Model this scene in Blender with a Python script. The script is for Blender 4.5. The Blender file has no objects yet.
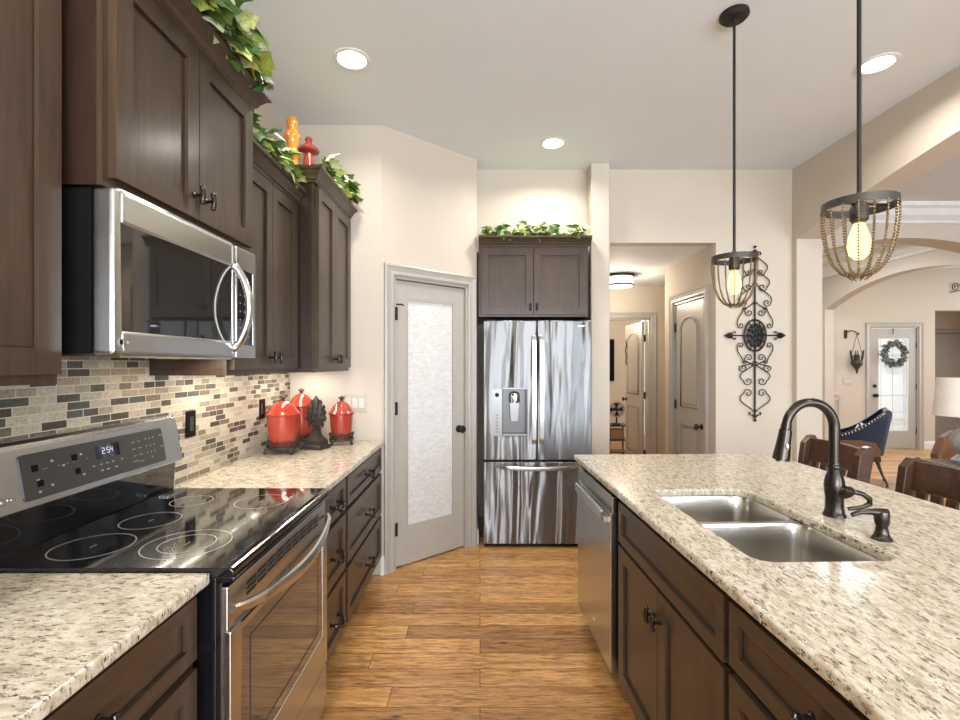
import bpy, bmesh, math, random
from math import pi, sin, cos, radians as R
from mathutils import Vector, Matrix
random.seed(7)
SC = bpy.context.scene
COL = SC.collection
# ---------------------------------------------------------------- camera
cam_d = bpy.data.cameras.new('camera'); cam = bpy.data.objects.new('camera', cam_d); COL.objects.link(cam)
cam.location = (0, 0, 1.43); cam.rotation_euler = (R(90), 0, 0)
cam_d.lens = 18; cam_d.sensor_width = 36; cam_d.shift_y = 4/960; cam_d.clip_start = .02; cam_d.clip_end = 60
SC.camera = cam
# ---------------------------------------------------------------- world, exposure
w = bpy.data.worlds.new('world'); SC.world = w; w.use_nodes = True
w.node_tree.nodes['Background'].inputs[0].default_value = (.75, .85, 1, 1)
w.node_tree.nodes['Background'].inputs[1].default_value = 5.0
vs = SC.view_settings; vs.view_transform = 'Standard'; vs.look = 'None'; vs.gamma = 1; vs.use_curve_mapping = False
vs.exposure = 0.0
SC.cycles.max_bounces = 8; SC.cycles.diffuse_bounces = 5; SC.cycles.glossy_bounces = 4
SC.cycles.sample_clamp_indirect = 6

def light(kind, loc, power, col=(1, 1, 1), rot=(0, 0, 0), size=.1, sizey=None, shape=None, spread=None, name='light'):
    d = bpy.data.lights.new(name, kind); d.energy = power; d.color = col
    o = bpy.data.objects.new(name, d); COL.objects.link(o); o.location = loc; o.rotation_euler = rot
    if kind == 'AREA':
        d.size = size; d.shape = shape or ('RECTANGLE' if sizey else 'SQUARE')
        if sizey: d.size_y = sizey
        if spread: d.spread = spread
    elif kind == 'POINT': d.shadow_soft_size = size
    return o
DAY = (.90, .96, 1.0); WARM = (1, .87, .70)
# daylight and soft fill at unseen back windows; foyer and dining lights are added
light('AREA', (.9, -3.62, 1.50), 270, DAY, (R(108), 0, 0), 3.2, 2.0, name='nook_window_fill')  # unseen soft fill behind the camera, tilted up to brighten the ceiling
light('AREA', (5.0, -3.62, 1.6), 250, (.8, .9, 1), (R(106), 0, 0), 3.6, 2.1, name='great_room_window_daylight')
light('AREA', (7.0, 6.0, 3.0), 48, (1, .98, .96), (0, 0, 0), 1.6, 1.6, name='foyer_ceiling_fill')  # fill without a fixture, added to brighten the foyer
light('AREA', (4.4, 6.5, 3.0), 60, (.88, .95, 1), (0, 0, 0), 1.2, 1.2, name='dining_ceiling_fill')  # cool fill added over the dining room, no lamp hangs there
light('AREA', (9.6, 6.6, 1.8), 60, (.85, .93, 1), (0, R(90), 0), 1.6, 1.6, name='foyer_side_fill')  # side fill added in front of the solid wall

# ---------------------------------------------------------------- mesh helpers
class MB:
    def __init__(s): s.v = []; s.f = []; s.m = []; s.sm = []
    def add(s, vs, fs, mi=0, smooth=False, M=None):
        n = len(s.v)
        for p in vs:
            p = Vector(p)
            if M is not None: p = M @ p
            s.v.append(tuple(p))
        for f in fs: s.f.append([n+i for i in f]); s.m.append(mi); s.sm.append(smooth)
        return s
    def box(s, x0, x1, y0, y1, z0, z1, mi=0, M=None):
        if x0 > x1: x0, x1 = x1, x0
        if y0 > y1: y0, y1 = y1, y0
        if z0 > z1: z0, z1 = z1, z0
        vs = [(x0,y0,z0),(x1,y0,z0),(x1,y1,z0),(x0,y1,z0),(x0,y0,z1),(x1,y0,z1),(x1,y1,z1),(x0,y1,z1)]
        return s.add(vs, [(0,3,2,1),(4,5,6,7),(0,1,5,4),(1,2,6,5),(2,3,7,6),(3,0,4,7)], mi, False, M)
    def prism(s, pts, a0, a1, axis='z', mi=0, smooth=False, M=None):
        """polygon pts (u,v) extruded along axis"""
        n = len(pts)
        def P(u, v, a):
            return {'z': (u, v, a), 'y': (u, a, v), 'x': (a, u, v)}[axis]
        vs = [P(u, v, a0) for u, v in pts] + [P(u, v, a1) for u, v in pts]
        s.add(vs, [tuple(range(n))[::-1], tuple(range(n, 2*n))], mi, False, M)
        return s.add(vs, [(i, (i+1) % n, n+(i+1) % n, n+i) for i in range(n)], mi, smooth, M)
    def lathe(s, prof, c=(0,0,0), n=24, mi=0, M=None, sx=1, sy=1, axis='z'):
        vs = []; fs = []; k = len(prof)
        for i in range(n):
            a = 2*pi*i/n
            for r, z in prof:
                x, y = r*cos(a)*sx, r*sin(a)*sy
                if axis == 'z': p = (c[0]+x, c[1]+y, c[2]+z)
                elif axis == 'y': p = (c[0]+x, c[1]+z, c[2]+y)
                else: p = (c[0]+z, c[1]+x, c[2]+y)
                vs.append(p)
        for i in range(n):
            for j in range(k-1):
                a = i*k+j; b = ((i+1) % n)*k+j
                fs.append((a, b, b+1, a+1))
        ring_ = prof[0] == prof[-1]
        if prof[0][0] > 1e-5 and not ring_: fs.append(tuple(i*k for i in range(n))[::-1])
        if prof[-1][0] > 1e-5 and not ring_: fs.append(tuple(i*k+k-1 for i in range(n)))
        return s.add(vs, fs, mi, True, M)
    def tube(s, pts, r, n=8, mi=0, M=None, closed=False, flat=1.0, cap=True):
        pts = [Vector(p) for p in pts]; m = len(pts)
        rr = r if isinstance(r, (list, tuple)) else [r]*m
        vs = []; up = None
        for i, p in enumerate(pts):
            if closed: t = pts[(i+1) % m]-pts[i-1]
            else: t = pts[min(i+1, m-1)]-pts[max(i-1, 0)]
            if t.length < 1e-9: t = Vector((0, 0, 1))
            t.normalize()
            if up is None:
                up = Vector((0, 0, 1)) if abs(t.z) < .9 else Vector((0, 1, 0))
            a = t.cross(up)
            if a.length < 1e-6: a = t.orthogonal()
            a.normalize(); b = a.cross(t).normalized(); up = b
            for k in range(n):
                th = 2*pi*k/n
                vs.append(p + a*cos(th)*rr[i] + b*sin(th)*rr[i]*flat)
        fs = []
        for i in range(m if closed else m-1):
            j = (i+1) % m
            for k in range(n):
                fs.append((i*n+k, i*n+(k+1) % n, j*n+(k+1) % n, j*n+k))
        s.add(vs, fs, mi, True, M)
        if not closed and cap:
            s.add(vs[:n], [tuple(range(n))[::-1]], mi, False, M); s.add(vs[-n:], [tuple(range(n))], mi, False, M)
        return s
    def sphere(s, c, r, n=12, mi=0, M=None, sx=1, sy=1, sz=1):
        h = max(4, n//2)
        prof = [(r*sin(pi*i/h), -r*sz*cos(pi*i/h)) for i in range(h+1)]
        prof[0] = (0, prof[0][1]); prof[-1] = (0, prof[-1][1])
        return s.lathe(prof, c, n, mi, M, sx, sy)
    def sweep(s, path, prof, side=1, mi=0, M=None, closed=False):
        """prof (out,z) swept along plan polyline, mitred; out is to the right of travel when side=1"""
        P = [Vector((p[0], p[1])) for p in path]; m = len(P); k = len(prof); vs = []
        z0 = path[0][2] if len(path[0]) > 2 else 0
        for i in range(m):
            d1 = (P[i]-P[i-1]).normalized() if (i > 0 or closed) else None
            d2 = (P[(i+1) % m]-P[i]).normalized() if (i < m-1 or closed) else None
            if d1 is None: d1 = d2
            if d2 is None: d2 = d1
            n1 = Vector((d1.y, -d1.x))*side; n2 = Vector((d2.y, -d2.x))*side
            nn = (n1+n2); nn = nn/(1+n1.dot(n2))
            for o, z in prof: vs.append((P[i].x+nn.x*o, P[i].y+nn.y*o, z0+z))
        fs = []
        for i in range(m if closed else m-1):
            j = (i+1) % m
            for q in range(k):
                fs.append((i*k+q, j*k+q, j*k+(q+1) % k, i*k+(q+1) % k))
        if not closed: fs += [tuple(range(k)), tuple(range((m-1)*k, m*k))[::-1]]
        return s.add(vs, fs, mi, False, M)
    def build(s, name, mats, parent=None, bevel=0, seg=2, loc=None, sub=0, recalc=True, rot=None):
        me = bpy.data.meshes.new(name); me.from_pydata(s.v, [], s.f)
        if not isinstance(mats, (list, tuple)): mats = [mats]
        for m in mats: me.materials.append(m)
        me.polygons.foreach_set('material_index', s.m); me.polygons.foreach_set('use_smooth', s.sm)
        bm = bmesh.new(); bm.from_mesh(me); bmesh.ops.remove_doubles(bm, verts=bm.verts, dist=1e-6)
        if recalc: bmesh.ops.recalc_face_normals(bm, faces=bm.faces)
        bm.to_mesh(me); bm.free()
        if any(s.sm):
            try: me.set_sharp_from_angle(angle=R(38))
            except Exception: pass
        o = bpy.data.objects.new(name, me); COL.objects.link(o)
        if parent: o.parent = parent
        if loc: o.location = loc
        if rot: o.rotation_euler = rot
        if bevel:
            b = o.modifiers.new('bevel', 'BEVEL'); b.width = bevel; b.segments = seg; b.limit_method = 'ANGLE'; b.angle_limit = R(50)
            b.harden_normals = False
        if sub:
            q = o.modifiers.new('sub', 'SUBSURF'); q.levels = sub; q.render_levels = sub
        return o

def tag(o, label=None, cat=None, group=None, kind=None):
    if label: o['label'] = label
    if cat: o['category'] = cat
    if group: o['group'] = group
    if kind: o['kind'] = kind
    return o
def thing(name, label, cat, loc=(0,0,0), rz=0, group=None):
    o = bpy.data.objects.new(name, None); COL.objects.link(o); o.empty_display_size = .05
    o.location = loc; o.rotation_euler = (0, 0, rz)
    return tag(o, label, cat, group)
def struct(name, mb, mat, bevel=0, **k):
    return tag(mb.build(name, mat, None, bevel, **k), kind='structure')
def dup(root, label=None, loc=None, rz=None, group=None):
    def cp(o, par):
        c = o.copy(); COL.objects.link(c); c.parent = par
        for ch in list(o.children): cp(ch, c)
        return c
    r = cp(root, None)
    if label: r['label'] = label
    if loc: r.location = loc
    if rz is not None: r.rotation_euler = (0, 0, rz)
    if group: r['group'] = group
    return r

# ---------------------------------------------------------------- material helpers
def mat(name):
    m = bpy.data.materials.new(name); m.use_nodes = True
    nt = m.node_tree; return m, nt, nt.nodes['Principled BSDF']
def setp(b, **k):
    for n, v in k.items():
        b.inputs[{'col':'Base Color','rough':'Roughness','metal':'Metallic','coat':'Coat Weight','coatr':'Coat Roughness','spec':'Specular IOR Level','trans':'Transmission Weight','ior':'IOR','aniso':'Anisotropic','emi':'Emission Color','emis':'Emission Strength','alpha':'Alpha','tangent':'Tangent','sheen':'Sheen Weight','sss':'Subsurface Weight'}[n]].default_value = (*v, 1) if isinstance(v, tuple) and len(v) == 3 else v
def nd(nt, t, **k):
    n = nt.nodes.new(t)
    for a, v in k.items():
        if a.startswith('i_'): n.inputs[a[2:].replace('_', ' ')].default_value = v
        else: setattr(n, a, v)
    return n
def coords(nt, scale=(1,1,1), rot=(0,0,0), loc=(0,0,0)):
    tc = nd(nt, 'ShaderNodeTexCoord'); mp = nd(nt, 'ShaderNodeMapping')
    mp.inputs['Scale'].default_value = scale; mp.inputs['Rotation'].default_value = rot; mp.inputs['Location'].default_value = loc
    nt.links.new(tc.outputs['Object'], mp.inputs['Vector']); return mp.outputs[0]
def noise(nt, vec, scale, detail=4, rough=.5, dist=0):
    n = nd(nt, 'ShaderNodeTexNoise'); n.inputs['Scale'].default_value = scale; n.inputs['Detail'].default_value = detail
    n.inputs['Roughness'].default_value = rough; n.inputs['Distortion'].default_value = dist
    if vec is not None: nt.links.new(vec, n.inputs['Vector'])
    return n.outputs['Fac']
def ramp(nt, fac, stops, interp='LINEAR'):
    r = nd(nt, 'ShaderNodeValToRGB'); cr = r.color_ramp; cr.interpolation = interp
    while len(cr.elements) < len(stops): cr.elements.new(.5)
    for e, (p, c) in zip(cr.elements, stops):
        e.position = p; e.color = (*c, 1) if isinstance(c, tuple) else (c, c, c, 1)
    nt.links.new(fac, r.inputs[0]); return r.outputs[0]
def mixc(nt, fac, a, b, mode='MIX'):
    n = nd(nt, 'ShaderNodeMix', data_type='RGBA', blend_type=mode)
    for qi, sock, v in ((0, n.inputs[0], fac), (6, n.inputs[6], a), (7, n.inputs[7], b)):
        if isinstance(v, bpy.types.NodeSocket): nt.links.new(v, sock)
        elif isinstance(v, tuple): sock.default_value = (*v, 1)
        else: sock.default_value = v if qi == 0 else (v, v, v, 1)
    return n.outputs[2]
def bump(nt, b, h, strength=.2, dist=.01):
    n = nd(nt, 'ShaderNodeBump'); n.inputs['Strength'].default_value = strength; n.inputs['Distance'].default_value = dist
    nt.links.new(h, n.inputs['Height']); nt.links.new(n.outputs[0], b.inputs['Normal']); return n
def plain(name, col, rough=.5, metal=0, **k):
    m, nt, b = mat(name); setp(b, col=col, rough=rough, metal=metal, **k)
    v = coords(nt); f = noise(nt, v, 14, 3)
    c = mixc(nt, 1.0, col, ramp(nt, f, [(.3, .93), (.7, 1.0)]), 'MULTIPLY'); nt.links.new(c, b.inputs['Base Color'])
    return m
def emit(name, col, s):
    m, nt, b = mat(name); setp(b, col=(0,0,0), rough=1.0, emi=col, emis=s); return m
M = {}
def painted(name, col, bs=.1):
    m, nt, b = mat(name); v = coords(nt); f = noise(nt, v, 60, 4, .6)
    setp(b, rough=.7, spec=.25)
    c = mixc(nt, 1.0, col, ramp(nt, noise(nt, v, 2.5, 2), [(.3, .97), (.7, 1.0)]), 'MULTIPLY'); nt.links.new(c, b.inputs['Base Color'])
    bump(nt, b, f, bs, .004); return m
M['wall'] = painted('cream_wall_paint', (.55, .484, .406), .2)
M['ceil'] = painted('white_ceiling_paint', (.715, .765, .80), .08)
M['trim'] = plain('greige_trim_paint', (.41, .385, .345), .35)
M['white'] = plain('white_trim_paint', (.74, .73, .71), .4)
# dark stained wood
def wood(name, c1, c2, axis='z', rough=.42, coat=.40, coatr=.20, sc=1):
    m, nt, b = mat(name)
    s = {'z': (30, 30, 2.2), 'x': (2.2, 30, 30), 'y': (30, 2.2, 30)}[axis]
    v = coords(nt, tuple(a*sc for a in s)); f = noise(nt, v, 1.6, 6, .65, .6)
    c = ramp(nt, f, [(.3, c1), (.7, c2)])
    big = ramp(nt, noise(nt, coords(nt), 2.2, 3), [(.3, .82), (.7, 1.1)])
    c = mixc(nt, 1.0, c, big, 'MULTIPLY')
    nt.links.new(c, b.inputs['Base Color']); setp(b, rough=rough, coat=coat, coatr=coatr, spec=.22)
    bump(nt, b, f, .06, .002); return m
M['cab'] = wood('dark_stained_maple', (.046, .027, .016), (.074, .046, .028))
M['cabh'] = wood('dark_stained_maple_crossgrain', (.046, .027, .016), (.074, .046, .028), 'x')
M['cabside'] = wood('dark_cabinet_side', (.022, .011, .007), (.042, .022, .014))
M['frame'] = wood('shade_dark_face_frame', (.018, .011, .007), (.034, .021, .014))  # near-black: shade between the drawers painted into the base cabinet colour
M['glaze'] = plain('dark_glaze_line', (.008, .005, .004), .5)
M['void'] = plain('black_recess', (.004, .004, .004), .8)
M['bronze'] = plain('oil_rubbed_bronze', (.055, .046, .040), .22, .85)
M['black'] = plain('black_iron', (.02, .018, .016), .5, .4)
M['iron'] = plain('cast_iron_scrollwork', (.055, .043, .036), .55, .5)
M['blackgloss'] = plain('glossy_black_enamel', (.006, .006, .007), .08, 0, coat=.5, coatr=.03)
M['blackmat'] = plain('matt_black_plastic', (.006, .006, .006), .7, spec=.06)
M['chairwood'] = wood('chestnut_chair_wood', (.045, .020, .010), (.10, .045, .023), 'y', .35, .35, .2)
M['chrome'] = plain('chrome', (.8, .8, .8), .12, 1)
# stainless: brushed sheet with slow waves across it
def steel(name, col=(.60, .59, .57), rough=.2, wave=.0, axis='z', wsc=9):
    m, nt, b = mat(name); setp(b, col=col, metal=1.0, rough=rough)
    s = {'z': (260, 260, 1.5), 'y': (140, 1.5, 140), 'x': (1.5, 140, 140)}[axis]
    f = noise(nt, coords(nt, s), 1, 3)
    rr = nd(nt, 'ShaderNodeMapRange'); rr.inputs['To Min'].default_value = rough*.93; rr.inputs['To Max'].default_value = rough*1.08
    nt.links.new(f, rr.inputs['Value']); nt.links.new(rr.outputs[0], b.inputs['Roughness'])
    if wave:
        s2 = {'z': (wsc, wsc, wsc*.11), 'y': (wsc, wsc*.2, wsc), 'x': (wsc*.2, wsc, wsc)}[axis]
        h = noise(nt, coords(nt, s2), 1.0, 2, .4, .5)
        bump(nt, b, h, 1.0, wave)
    else: bump(nt, b, f, .04, .001)
    return m
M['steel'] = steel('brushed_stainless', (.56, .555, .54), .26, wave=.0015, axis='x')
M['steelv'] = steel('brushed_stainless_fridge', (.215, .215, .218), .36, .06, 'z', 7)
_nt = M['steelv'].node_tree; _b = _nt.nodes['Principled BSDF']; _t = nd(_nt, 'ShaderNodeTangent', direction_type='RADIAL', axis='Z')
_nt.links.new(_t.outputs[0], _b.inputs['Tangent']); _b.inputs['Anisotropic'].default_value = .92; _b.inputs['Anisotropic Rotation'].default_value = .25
M['steels'] = steel('satin_sink_steel', (.62, .60, .56), .24, .004, 'x', 4)
M['steelh'] = steel('polished_handle_steel', (.72, .71, .69), .22)
# granite
def granite():
    m, nt, b = mat('cream_speckled_granite')
    def cc(l, sx=.85, sy=1.9, a=18): return coords(nt, (sx, sy, 1), (0, 0, R(a)), l)
    base = ramp(nt, noise(nt, cc((0, 0, 0)), 22, 5, .65), [(.30, (.36, .29, .20)), (.43, (.52, .455, .345)), (.56, (.63, .575, .465)), (.75, (.63, .60, .53))])
    tan = ramp(nt, noise(nt, cc((3, 3, 3)), 46, 4, .7), [(.50, 0.0), (.60, .75)])
    c = mixc(nt, tan, base, (.42, .345, .24))
    wv = ramp(nt, noise(nt, cc((2, 8, 4), 1, 1.3), 40, 3, .6), [(.60, 0.0), (.68, .7)])
    c = mixc(nt, wv, c, (.69, .67, .61))
    g = ramp(nt, noise(nt, cc((5, 3, 1), .8, 2.2), 42, 5, .75), [(.555, 0.0), (.60, 1.0)])
    c = mixc(nt, g, c, (.20, .155, .115))
    k = ramp(nt, noise(nt, cc((9, 1, 4), .75, 2.4), 55, 4, .72), [(.60, 0.0), (.632, 1.0)])
    c = mixc(nt, k, c, (.045, .033, .026))
    nt.links.new(c, b.inputs['Base Color']); setp(b, rough=.16, spec=.5); return m
M['granite'] = granite()
# floor boards
def boards():
    m, nt, b = mat('hickory_floor_boards')
    br = nd(nt, 'ShaderNodeTexBrick'); br.offset = .37; br.offset_frequency = 2; br.squash = 1.35; br.squash_frequency = 3
    tc = nd(nt, 'ShaderNodeTexCoord'); nt.links.new(tc.outputs['Object'], br.inputs['Vector'])
    for n, v in (('Scale', 1), ('Mortar Size', .0016), ('Brick Width', 1.05), ('Row Height', .125), ('Mortar Smooth', .2), ('Bias', 0)): br.inputs[n].default_value = v
    br.inputs['Color1'].default_value = (0,0,0,1); br.inputs['Color2'].default_value = (1,1,1,1); br.inputs['Mortar'].default_value = (.5,.5,.5,1)
    # a different grain offset for every board
    sh = nd(nt, 'ShaderNodeVectorMath', operation='SCALE'); nt.links.new(br.outputs['Color'], sh.inputs[0]); sh.inputs['Scale'].default_value = 37
    ad = nd(nt, 'ShaderNodeVectorMath', operation='ADD'); nt.links.new(tc.outputs['Object'], ad.inputs[0]); nt.links.new(sh.outputs[0], ad.inputs[1])
    mp = nd(nt, 'ShaderNodeMapping'); mp.inputs['Scale'].default_value = (1.6, 15, 1); nt.links.new(ad.outputs[0], mp.inputs[0])
    g = noise(nt, mp.outputs[0], 2.4, 7, .62, 1.4)
    mp2 = nd(nt, 'ShaderNodeMapping'); mp2.inputs['Scale'].default_value = (5, 60, 1); nt.links.new(ad.outputs[0], mp2.inputs[0])
    g2 = noise(nt, mp2.outputs[0], 2.5, 5, .7)
    c = ramp(nt, g, [(.25, (.20, .080, .022)), (.38, (.42, .200, .062)), (.50, (.60, .315, .108)), (.72, (.75, .44, .175))])
    tone = ramp(nt, br.outputs['Color'], [(0, (.62, .56, .5)), (.25, (.86, .82, .78)), (.5, (1.0, .98, .94)), (.8, (1.1, 1.08, 1.02)), (1, (.80, .76, .70))])
    c = mixc(nt, 1.0, c, tone, 'MULTIPLY')
    c = mixc(nt, 1.0, c, ramp(nt, g2, [(.37, .45), (.50, 1.0)]), 'MULTIPLY')
    # knots
    mp3 = nd(nt, 'ShaderNodeMapping'); mp3.inputs['Scale'].default_value = (1.0, 3.2, 1); nt.links.new(ad.outputs[0], mp3.inputs[0])
    vo = nd(nt, 'ShaderNodeTexVoronoi'); vo.inputs['Scale'].default_value = 3.0; nt.links.new(mp3.outputs[0], vo.inputs['Vector'])
    kn = ramp(nt, vo.outputs['Distance'], [(.03, .18), (.09, 1.0)]); c = mixc(nt, 1.0, c, kn, 'MULTIPLY')
    c = mixc(nt, br.outputs['Fac'], c, (.07, .03, .012))
    nt.links.new(c, b.inputs['Base Color']); setp(b, rough=.38, coat=.25, coatr=.2)
    bump(nt, b, g, .12, .004); return m
M['floor'] = boards()
# mosaic backsplash (glass and stone sticks)
def mosaic():
    m, nt, b = mat('glass_stone_mosaic'); tc = nd(nt, 'ShaderNodeTexCoord'); sp = nd(nt, 'ShaderNodeSeparateXYZ'); cb = nd(nt, 'ShaderNodeCombineXYZ')
    nt.links.new(tc.outputs['Object'], sp.inputs[0]); nt.links.new(sp.outputs['Y'], cb.inputs[0]); nt.links.new(sp.outputs['Z'], cb.inputs[1])
    br = nd(nt, 'ShaderNodeTexBrick'); br.offset = .43; br.offset_frequency = 2; br.squash = .72; br.squash_frequency = 3
    nt.links.new(cb.outputs[0], br.inputs['Vector'])
    for n, v in (('Scale', 1), ('Mortar Size', .0016), ('Brick Width', .088), ('Row Height', .0262), ('Mortar Smooth', .1), ('Bias', 0)): br.inputs[n].default_value = v
    br.inputs['Color1'].default_value = (0,0,0,1); br.inputs['Color2'].default_value = (1,1,1,1); br.inputs['Mortar'].default_value = (.5,.5,.5,1)
    c = ramp(nt, br.outputs['Color'], [(0, (.075, .062, .050)), (.16, (.27, .22, .155)), (.34, (.42, .365, .28)), (.5, (.17, .135, .095)), (.60, (.35, .31, .245)), (.78, (.085, .085, .075)), (.86, (.46, .41, .325))], 'CONSTANT')
    n2 = noise(nt, cb.outputs[0], 90, 4, .7)
    c = mixc(nt, 1.0, c, ramp(nt, n2, [(.3, .6), (.7, 1.25)]), 'MULTIPLY')
    c = mixc(nt, br.outputs['Fac'], c, (.52, .48, .40))
    nt.links.new(c, b.inputs['Base Color'])
    rg = ramp(nt, br.outputs['Color'], [(0, .08), (.20, .4), (.5, .12), (.6, .4), (.76, .08), (.86, .3)], 'CONSTANT')
    nt.links.new(rg, b.inputs['Roughness'])
    iv = ramp(nt, br.outputs['Fac'], [(0, 1.0), (1, 0.0)]); bump(nt, b, iv, .5, .003)
    return m
M['mosaic'] = mosaic()
def leafmat():
    m, nt, b = mat('ivy_leaves'); g = nd(nt, 'ShaderNodeNewGeometry')
    c = ramp(nt, g.outputs['Random Per Island'], [(0, (.03, .085, .02)), (.25, (.08, .17, .04)), (.45, (.22, .34, .06)), (.65, (.48, .56, .10)), (.82, (.58, .62, .38)), (1, (.16, .28, .13))])
    c = mixc(nt, 1.0, c, ramp(nt, noise(nt, coords(nt), 70, 3), [(.3, .7), (.7, 1.3)]), 'MULTIPLY')
    nt.links.new(c, b.inputs['Base Color']); setp(b, rough=.45, trans=.0); return m
M['leaf'] = leafmat()
M['stem'] = plain('vine_stem', (.16, .13, .05), .6)
M['red'] = plain('coral_red_glaze', (.37, .045, .026), .16, 0, coat=.6, coatr=.06)
M['amber'] = plain('amber_ceramic', (.62, .21, .02), .15, 0, coat=.6, coatr=.05)
M['glassfrost'] = None
def rain():
    m, nt, b = mat('obscured_glass'); v = coords(nt, (1, 1, 2.6))
    h = noise(nt, v, 22, 5, .65, .8)
    setp(b, rough=.22, trans=.35, ior=1.3); c = ramp(nt, h, [(.35, (.76, .76, .75)), (.6, (.92, .92, .91))]); nt.links.new(c, b.inputs['Base Color'])
    bump(nt, b, h, .3, .01); return m
M['rain'] = rain()
M['darkglass'] = plain('dark_oven_glass', (.05, .045, .04), .05, .0, coat=1.0, coatr=.02, spec=1.0)
M['mirror'] = plain('mirrored_black_glass', (.09, .085, .08), .03, .75)
M['bulb'] = emit('warm_bulb_glow', (1, .70, .26), 2.8)
M['can'] = emit('downlight_glow', (1, .95, .86), 14)
M['gold'] = plain('antique_gold_beads', (.24, .185, .09), .35, .8)
M['pewter'] = plain('pewter_grey_metal', (.075, .066, .056), .45, .6)
M['screen'] = plain('grey_control_glass', (.038, .036, .033), .3)
M['print'] = plain('pale_printed_marks', (.36, .36, .34), .6)
M['digit'] = emit('display_digits', (.8, .75, 1), 1.3)
M['navy'] = plain('navy_leather', (.008, .020, .060), .22, 0, coat=.4, coatr=.1)
M['shade'] = plain('linen_lampshade', (.78, .74, .66), .8)
M['leather'] = plain('brown_leather', (.22, .10, .045), .4)
M['dayglass'] = None
# ================================================================ the setting
H = 3.05
struct('floor', MB().box(-1.5, 9.8, -3.5, 9.7, -.06, 0), M['floor'])
b = MB().box(-1.5, 2.72, -3.5, 4.12, H, H+.08).box(2.72, 9.8, -3.5, 9.7, H, H+.08).box(-1.5, 2.72, 4.12, 9.7, H, H+.08)
struct('ceiling', b, M['ceil'])
struct('ceiling_hall', MB().box(1.043, 2.8, 4.12, 9.0, 2.44, 2.52), M['ceil'])
struct('wall_left', MB().box(-1.5, -1.295, -3.5, 4.62, 0, H), M['wall'])
# wall behind the camera with its window openings
b = MB()
for x0, x1 in ((-1.295, -.7), (2.5, 3.2), (6.8, 9.8)): b.box(x0, x1, -3.52, -3.4, 0, H)
for x0, x1 in ((-.7, 2.5), (3.2, 6.8)): b.box(x0, x1, -3.52, -3.4, 0, .55).box(x0, x1, -3.52, -3.4, 2.55, H)
struct('wall_back', b, M['wall'])
for n, (x0, x1) in enumerate(((-.7, 2.5), (3.2, 6.8))):
    b = MB(); k = 4
    b.box(x0, x1, -3.5, -3.42, .55, .62).box(x0, x1, -3.5, -3.42, 2.48, 2.55).box(x0, x1, -3.49, -3.43, 1.95, 1.99)
    for i in range(k+1):
        x = x0+(x1-x0)*i/k; b.box(max(x0, x-.04), min(x1, x+.04), -3.5, -3.42, .55, 2.55)
    struct('window_%d' % (n+1), b, M['white'])
# pantry corner: counter end wall, diagonal wall with a doorway, alcove side
A = Vector((-.668, 3.254)); B = Vector((-.024, 3.81)); TH = math.atan2(B.y-A.y, B.x-A.x); LEN = (B-A).length
MD = Matrix.Translation((A.x, A.y, 0)) @ Matrix.Rotation(TH, 4, 'Z')
b = MB().box(-1.295, -.668, 3.254, 3.35, 0, H); b.prism([(-.71, 3.35), (-.668, 3.254), (-.66, 3.35)], 0, H)
struct('wall_counter_end', b, M['wall'])
b = MB().box(0, .095, 0, .1, 0, H, M=MD).box(.755, LEN, 0, .1, 0, H, M=MD).box(.095, .755, 0, .1, 2.04, H, M=MD)
struct('wall_pantry', b, M['wall'])
struct('wall_alcove_left', MB().box(-.12, -.024, 3.86, 4.5, 0, H).prism([(-.12, 3.86), (-.024, 3.81), (-.024, 3.86)], 0, H), M['wall'])
struct('wall_alcove_back', MB().box(-1.295, .89, 4.5, 4.62, 0, H), M['wall'])
struct('wall_above_alcove', MB().box(-.024, .89, 4.0, 4.12, 2.36, H), M['wall'])
struct('wall_hall_left', MB().box(.89, 1.043, 3.85, 6.2, 0, H), M['wall'], bevel=.012, seg=3)
b = MB().box(1.043, 1.965, 4.0, 4.12, 2.44, H).box(1.965, 2.6, 4.0, 4.12, 0, H)
struct('wall_far', b, M['wall'])
b = MB().box(1.965, 2.085, 4.12, 4.2, 0, 2.44).box(1.965, 2.085, 4.86, 5.1, 0, 2.44).box(1.965, 2.085, 4.2, 4.86, 2.04, 2.44).box(2.085, 2.8, 5.0, 5.1, 0, 2.44)
struct('wall_hall_right', b, M['wall'])
b = MB().box(1.043, 1.42, 6.2, 6.32, 0, 2.44).box(2.2, 2.8, 6.2, 6.32, 0, 2.44).box(1.42, 2.2, 6.2, 6.32, 2.02, 2.44)
struct('wall_hall_end', b, M['wall'])
struct('wall_bedroom', MB().box(1.0, 2.9, 8.6, 8.7, 0, 2.44).box(.9, 1.043, 6.32, 8.6, 0, 2.44), M['wall'])
# right wall of the kitchen with the wide arched opening
def arch(b, a0, a1, t0, t1, zf, top, axis, n=28):
    for i in range(n):
        u0 = a0+(a1-a0)*i/n; u1 = a0+(a1-a0)*(i+1)/n
        b.prism([(u0, zf(u0)), (u1, zf(u1)), (u1, top), (u0, top)], t0, t1, axis)
b = MB(); arch(b, -2.9, 3.94, 2.6, 2.81, lambda y: 2.886-.0277*y*y, H, 'x')
b.box(2.6, 2.81, 3.94, 4.12, 0, H).box(2.6, 2.81, -3.4, -2.9, 0, H)
struct('wall_right', b, M['wall'])
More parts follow.
